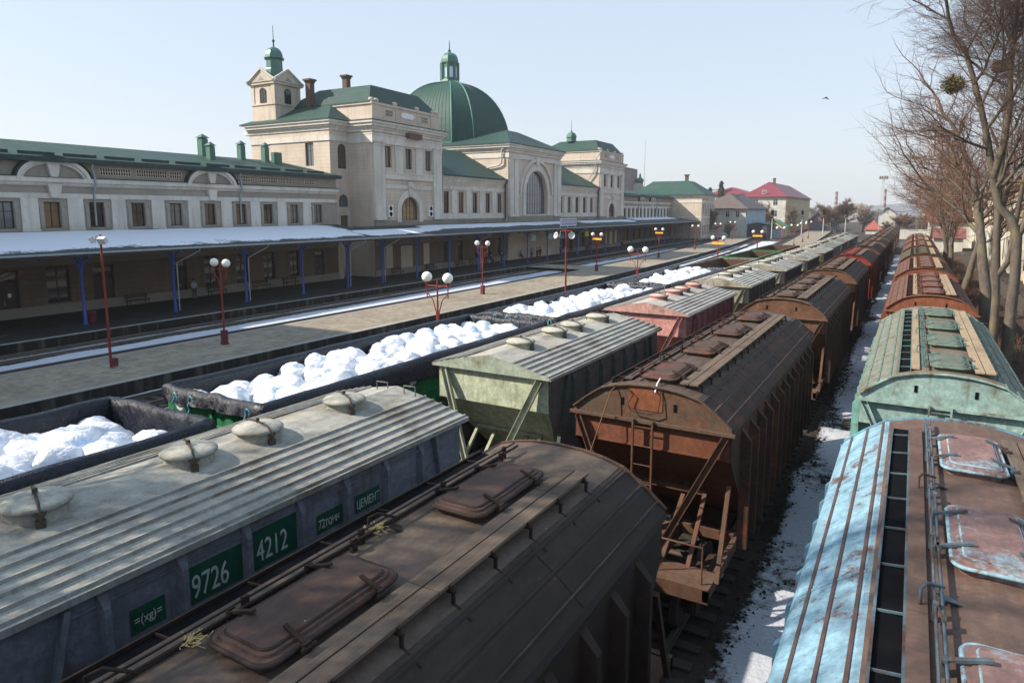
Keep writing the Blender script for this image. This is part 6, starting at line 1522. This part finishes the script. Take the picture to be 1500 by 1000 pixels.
tree('bare_tree', 5.0, 60, -.2, 22, .42, 'thick rough-barked bare tree, third trunk of the right-hand row', 13, (0, 0), 4, fork_at=.6, bias=(-.3, 0), tw=M['twig'], twig_r=.018)
tree('bare_tree', 5.6, 68, -.2, 20, .26, 'slender bare tree between the thick trunk and the leaning pale one', 14, (.05, 0), 4, fork_at=.45, bias=(-.3, 0), tw=M['twig'], twig_r=.02)
tree('bare_tree', 4.6, 80, -.2, 20, .34, 'bare tree with pale trunk leaning to the right', 15, (.22, 0), 4, fork_at=.45, bias=(-.3, 0), tw=M['twig'], twig_r=.022)
tree('bare_tree', 4.2, 92, -.2, 19, .30, 'bare tree at the near end of the dense clump', 16, (-.03, 0), 4, fork_at=.42, bias=(-.3, 0), tw=M['twig'], twig_r=.024)
tree('bare_tree', 4.3, 101, -.2, 19, .30, 'bare tree in the middle of the dense clump', 17, (.02, 0), 4, fork_at=.42, bias=(-.3, 0), tw=M['twig'], twig_r=.026)
tree('bare_tree', 4.0, 112, -.2, 18, .30, 'bare tree at the far end of the dense clump', 18, (-.05, 0), 4, fork_at=.42, bias=(-.3, 0), tw=M['twig'], twig_r=.028)
tree('bare_tree', 5.0, 128, -.2, 18, .30, 'most distant bare tree of the right-hand row', 19, (0, 0), 4, fork_at=.42, bias=(-.3, 0), tw=M['twig'], twig_r=.03)
# trees beside the footbridge, outside the picture: their branches dapple the nearest roofs
tree('bare_tree', -18.4, -3.0, -.3, 22, .40, 'bare tree beside the leftmost gondola, outside the picture on the left', 21, (.05, .02), 4, fork_at=.35, twig_r=.045, dens=1.1, bias=(.5, .3), group='trees by the footbridge')
tree('bare_tree', -11.2, -7.5, -.3, 22, .42, 'bare tree behind the slate cement wagon, outside the picture', 22, (.0, .03), 4, fork_at=.3, twig_r=.045, dens=1.1, bias=(.2, .5), group='trees by the footbridge')
tree('bare_tree', -15.4, -6.5, -.3, 21, .38, 'bare tree between the other two by the footbridge, outside the picture', 23, (.02, .0), 4, fork_at=.35, twig_r=.05, dens=1.1, bias=(.3, .3), group='trees by the footbridge')
def mistletoe(x, y, z, r, label, seed):
    R = random.Random(seed); m = MB()
    for k in range(420):
        d = Vector((R.gauss(0, 1), R.gauss(0, 1), R.gauss(0, 1))).normalized(); p = d*r*R.uniform(.1, .5); q = d*r*R.uniform(.7, 1.05)+Vector((R.gauss(0, .08), R.gauss(0, .08), -.1)); m.tube([p, q], [.012, .008], 3, caps=False)
        for j in (-1, 1): a = q+Vector((R.gauss(0, .05), R.gauss(0, .05), .06)); s = Vector((R.gauss(0, 1), R.gauss(0, 1), R.gauss(0, 1))).normalized()*.025; m.add([q-s, q+s, a+s, a-s], [(0, 1, 2, 3)])
    o = m.build('mistletoe', plain('mistletoe_leaf', (.10, .082, .028), .8, .4), None, False); o.location = (x, y, z); tag(o, label, 'mistletoe', 'mistletoe balls in the bare trees')
mistletoe(1.21, 42, 14.46, .46, 'larger olive mistletoe ball on a limb of the nearest bare tree', 1); mistletoe(3.25, 44, 15.47, .30, 'smaller yellowish mistletoe ball, higher and to the right', 2)
def bird(x, y, z, rz, label, flying):
    m = MB(); m.lathe([(.005, -.2), (.05, -.12), (.075, 0), (.06, .10), (.045, .15), (.05, .2), (.03, .24), (.004, .30)], n=10)
    if flying:
        for s in (-1, 1): m.add([(s*.04, 0, .08), (s*.04, 0, -.06), (s*.26, .12, -.02), (s*.48, .06, -.10), (s*.28, .14, .08)], [(0, 1, 2, 4), (2, 3, 4)])
    else: m.add([(-.04, -.05, .05), (-.03, -.06, -.3), (.03, -.06, -.3), (.04, -.05, .05)], [(0, 1, 2, 3)])
    o = m.build('bird', plain('crow_black', (.03, .03, .035), .6)); o.location = (x, y, z); o.rotation_euler = (radians(-95 if flying else -50), 0, rz); o.scale = (1.3, 1.3, 1.3); tag(o, label, 'bird')
bird(-9.45, 85, 20.6, .8, 'small dark bird flying in the empty sky', True); bird(1.47, 42, 16.3, .5, 'black crow perched on a branch at the top of the nearest bare tree', False)
# distance trees and shrubs
far = [('bare_tree', -27, 290, 0, 22, 12, 13.5, 'big round bare tree in the middle distance', 1600), ('bare_tree', -53.5, 206, 0, 8, 6, 11.5, 'tan leafless tree in front of the white and pale blue house', 700), ('bare_tree', -47.5, 208, 0, 5, 4, 6, 'low tan shrub at the foot of the white and pale blue house', 300),
 ('bare_tree', -47, 262, 0, 10, 8, 13, 'grey bare tree between the two big houses', 600), ('bare_tree', -42, 283, 0, 8, 5, 12, 'bare tree against the cream wall of the crimson-roofed house', 500), ('bare_tree', -17.5, 300, 0, 12, 7, 12, 'bare tree by the lattice mast', 500),
 ('bare_tree', -3, 262, 0, 11, 6, 9, 'bushy bare tree left part above the white wall', 600), ('bare_tree', 3.5, 258, 0, 11, 6, 8.5, 'bushy bare tree right part above the white wall', 600), ('bare_tree', -8.5, 268, 0, 6, 5, 5.5, 'dark bare bush before the pale gabled house', 450),
 ('bare_tree', -70, 330, 0, 13, 8, 20, 'tall bare tree on the skyline behind the end pavilion', 500), ('bare_tree', -88, 300, 0, 12, 8, 23, 'tallest pale bare tree above the green end roof', 450), ('bare_tree', -48, 420, 0, 22, 8, 14, 'hazy bare tree right of the crimson roof', 500), ('bare_tree', -36, 430, 0, 20, 8, 12, 'hazy bare tree left of the big round one', 500), ('bare_tree', -22, 460, 0, 26, 8, 12, 'hazy bare tree right of the big round one', 500),
 ('bare_tree', -60, 380, 0, 18, 8, 15, 'hazy bare tree immediately right of the crimson-roofed house', 600), ('bare_tree', 7, 215, 0, 10, 6, 8, 'bare tree behind the white villa', 400)]
for i, (nm, x, y, z, ww, dd, h, l, n) in enumerate(far): shrub_cloud(nm, x, y, z, ww, dd, h, l, 100+i, n, 'bare trees in the distance', tw=M['twigfar'] if i % 3 else M['twig'], L=h*.10, tr=.03+.00012*y)
def spruce(x, y, h, label, seed):
    R = random.Random(seed); t = empty('spruce', (x, y, 0), 0, label, 'tree', 'dark spruces on the skyline'); MB().tube([(0, 0, 0), (0, 0, h)], [.2, .03], 6).build('trunk', M['bark'], t); m = MB()
    for k in range(1500):
        z = h*(.25+.75*R.random()); r = (h-z)*.26*R.uniform(.4, 1.15)+.15; a = R.random()*6.28; p = Vector((cos(a)*r, sin(a)*r, z-.3*r)); s = Vector((R.gauss(0, .35), R.gauss(0, .35), R.gauss(-.1, .15))); q = Vector((R.gauss(0, .15), R.gauss(0, .15), .25)); m.add([p-s, p+s, p+s*.6+q], [(0, 1, 2)])
    m.build('crown', plain('spruce_needles', (.022, .035, .022), .9, .4), t, False)
spruce(-72.5, 300, 21, 'taller dark spruce on the skyline left of the crimson roof', 1); spruce(-78.5, 305, 18.5, 'shorter dark spruce beside the taller one', 2)
# leaf litter on the bank under the trees
def litter():
    t = NT('leaf_litter'); c = t.coord(world=True); f = t.noise(c, .5, 8, .65); g_ = t.noise(c, 14, 8, .8)
    col = t.mix(t.ramp(g_, .3, .7), (.045, .03, .02), (.17, .11, .065)); col = t.mix(t.ramp(f, .45, .65, 0, .5), col, (.10, .09, .06)); t.bump(g_, .9, .05); return t.done(col, .95, 0, .1)
m = MB(); nx, ny = 16, 180; R = random.Random(9)
m.add([(2.7+8*i/nx, 10+1.1*j, gz(2.7+8*i/nx, 10) + .03+.55*min(1, i/6)*(.6+.5*noise.noise(Vector((i*.5, j*.22, 0))))-(.1 if i == 0 else 0)) for j in range(ny+1) for i in range(nx+1)], [(j*(nx+1)+i, j*(nx+1)+i+1, (j+1)*(nx+1)+i+1, (j+1)*(nx+1)+i) for j in range(ny) for i in range(nx)], True)
struct(m.build('bank', litter(), None, False))
# rough winter scrub along the right bank
m = MB(); R = random.Random(5)
for k in range(7500):
    y = 16+R.random()**1.3*130; x = R.uniform(2.9, 7.2); z = gz(x, y)+.2 if x > 6 else -.25+(x-2.4)/3.6*.4; L_ = R.uniform(.25, .9); a = R.gauss(0, .4); b = R.gauss(0, .4); m.tube([(x, y, z), (x+a*L_*.5, y+b*L_*.5, z+L_*.6), (x+a*L_, y+b*L_, z+L_)], [.014, .010, .005], 3, caps=False)
tag(m.build('scrub', M['twig'], None, False), 'dry brown scrub on the bank under the trees', 'scrub', kind='stuff')


# ================================================================ air
hz = MB().box(-1810, -310, -2.4, 1510, 2610, 62).build('haze', None); hz['kind'] = 'stuff'
hm = bpy.data.materials.new('haze_air'); hm.use_nodes = True; tt = hm.node_tree; tt.nodes.remove(tt.nodes['Principled BSDF'])
pv = tt.nodes.new('ShaderNodeVolumePrincipled'); pv.inputs['Color'].default_value = (.93, .95, 1, 1); pv.inputs['Density'].default_value = .00025; pv.inputs['Anisotropy'].default_value = .2
tt.links.new(pv.outputs[0], tt.nodes['Material Output'].inputs['Volume']); hz.material_slots[0].material = hm
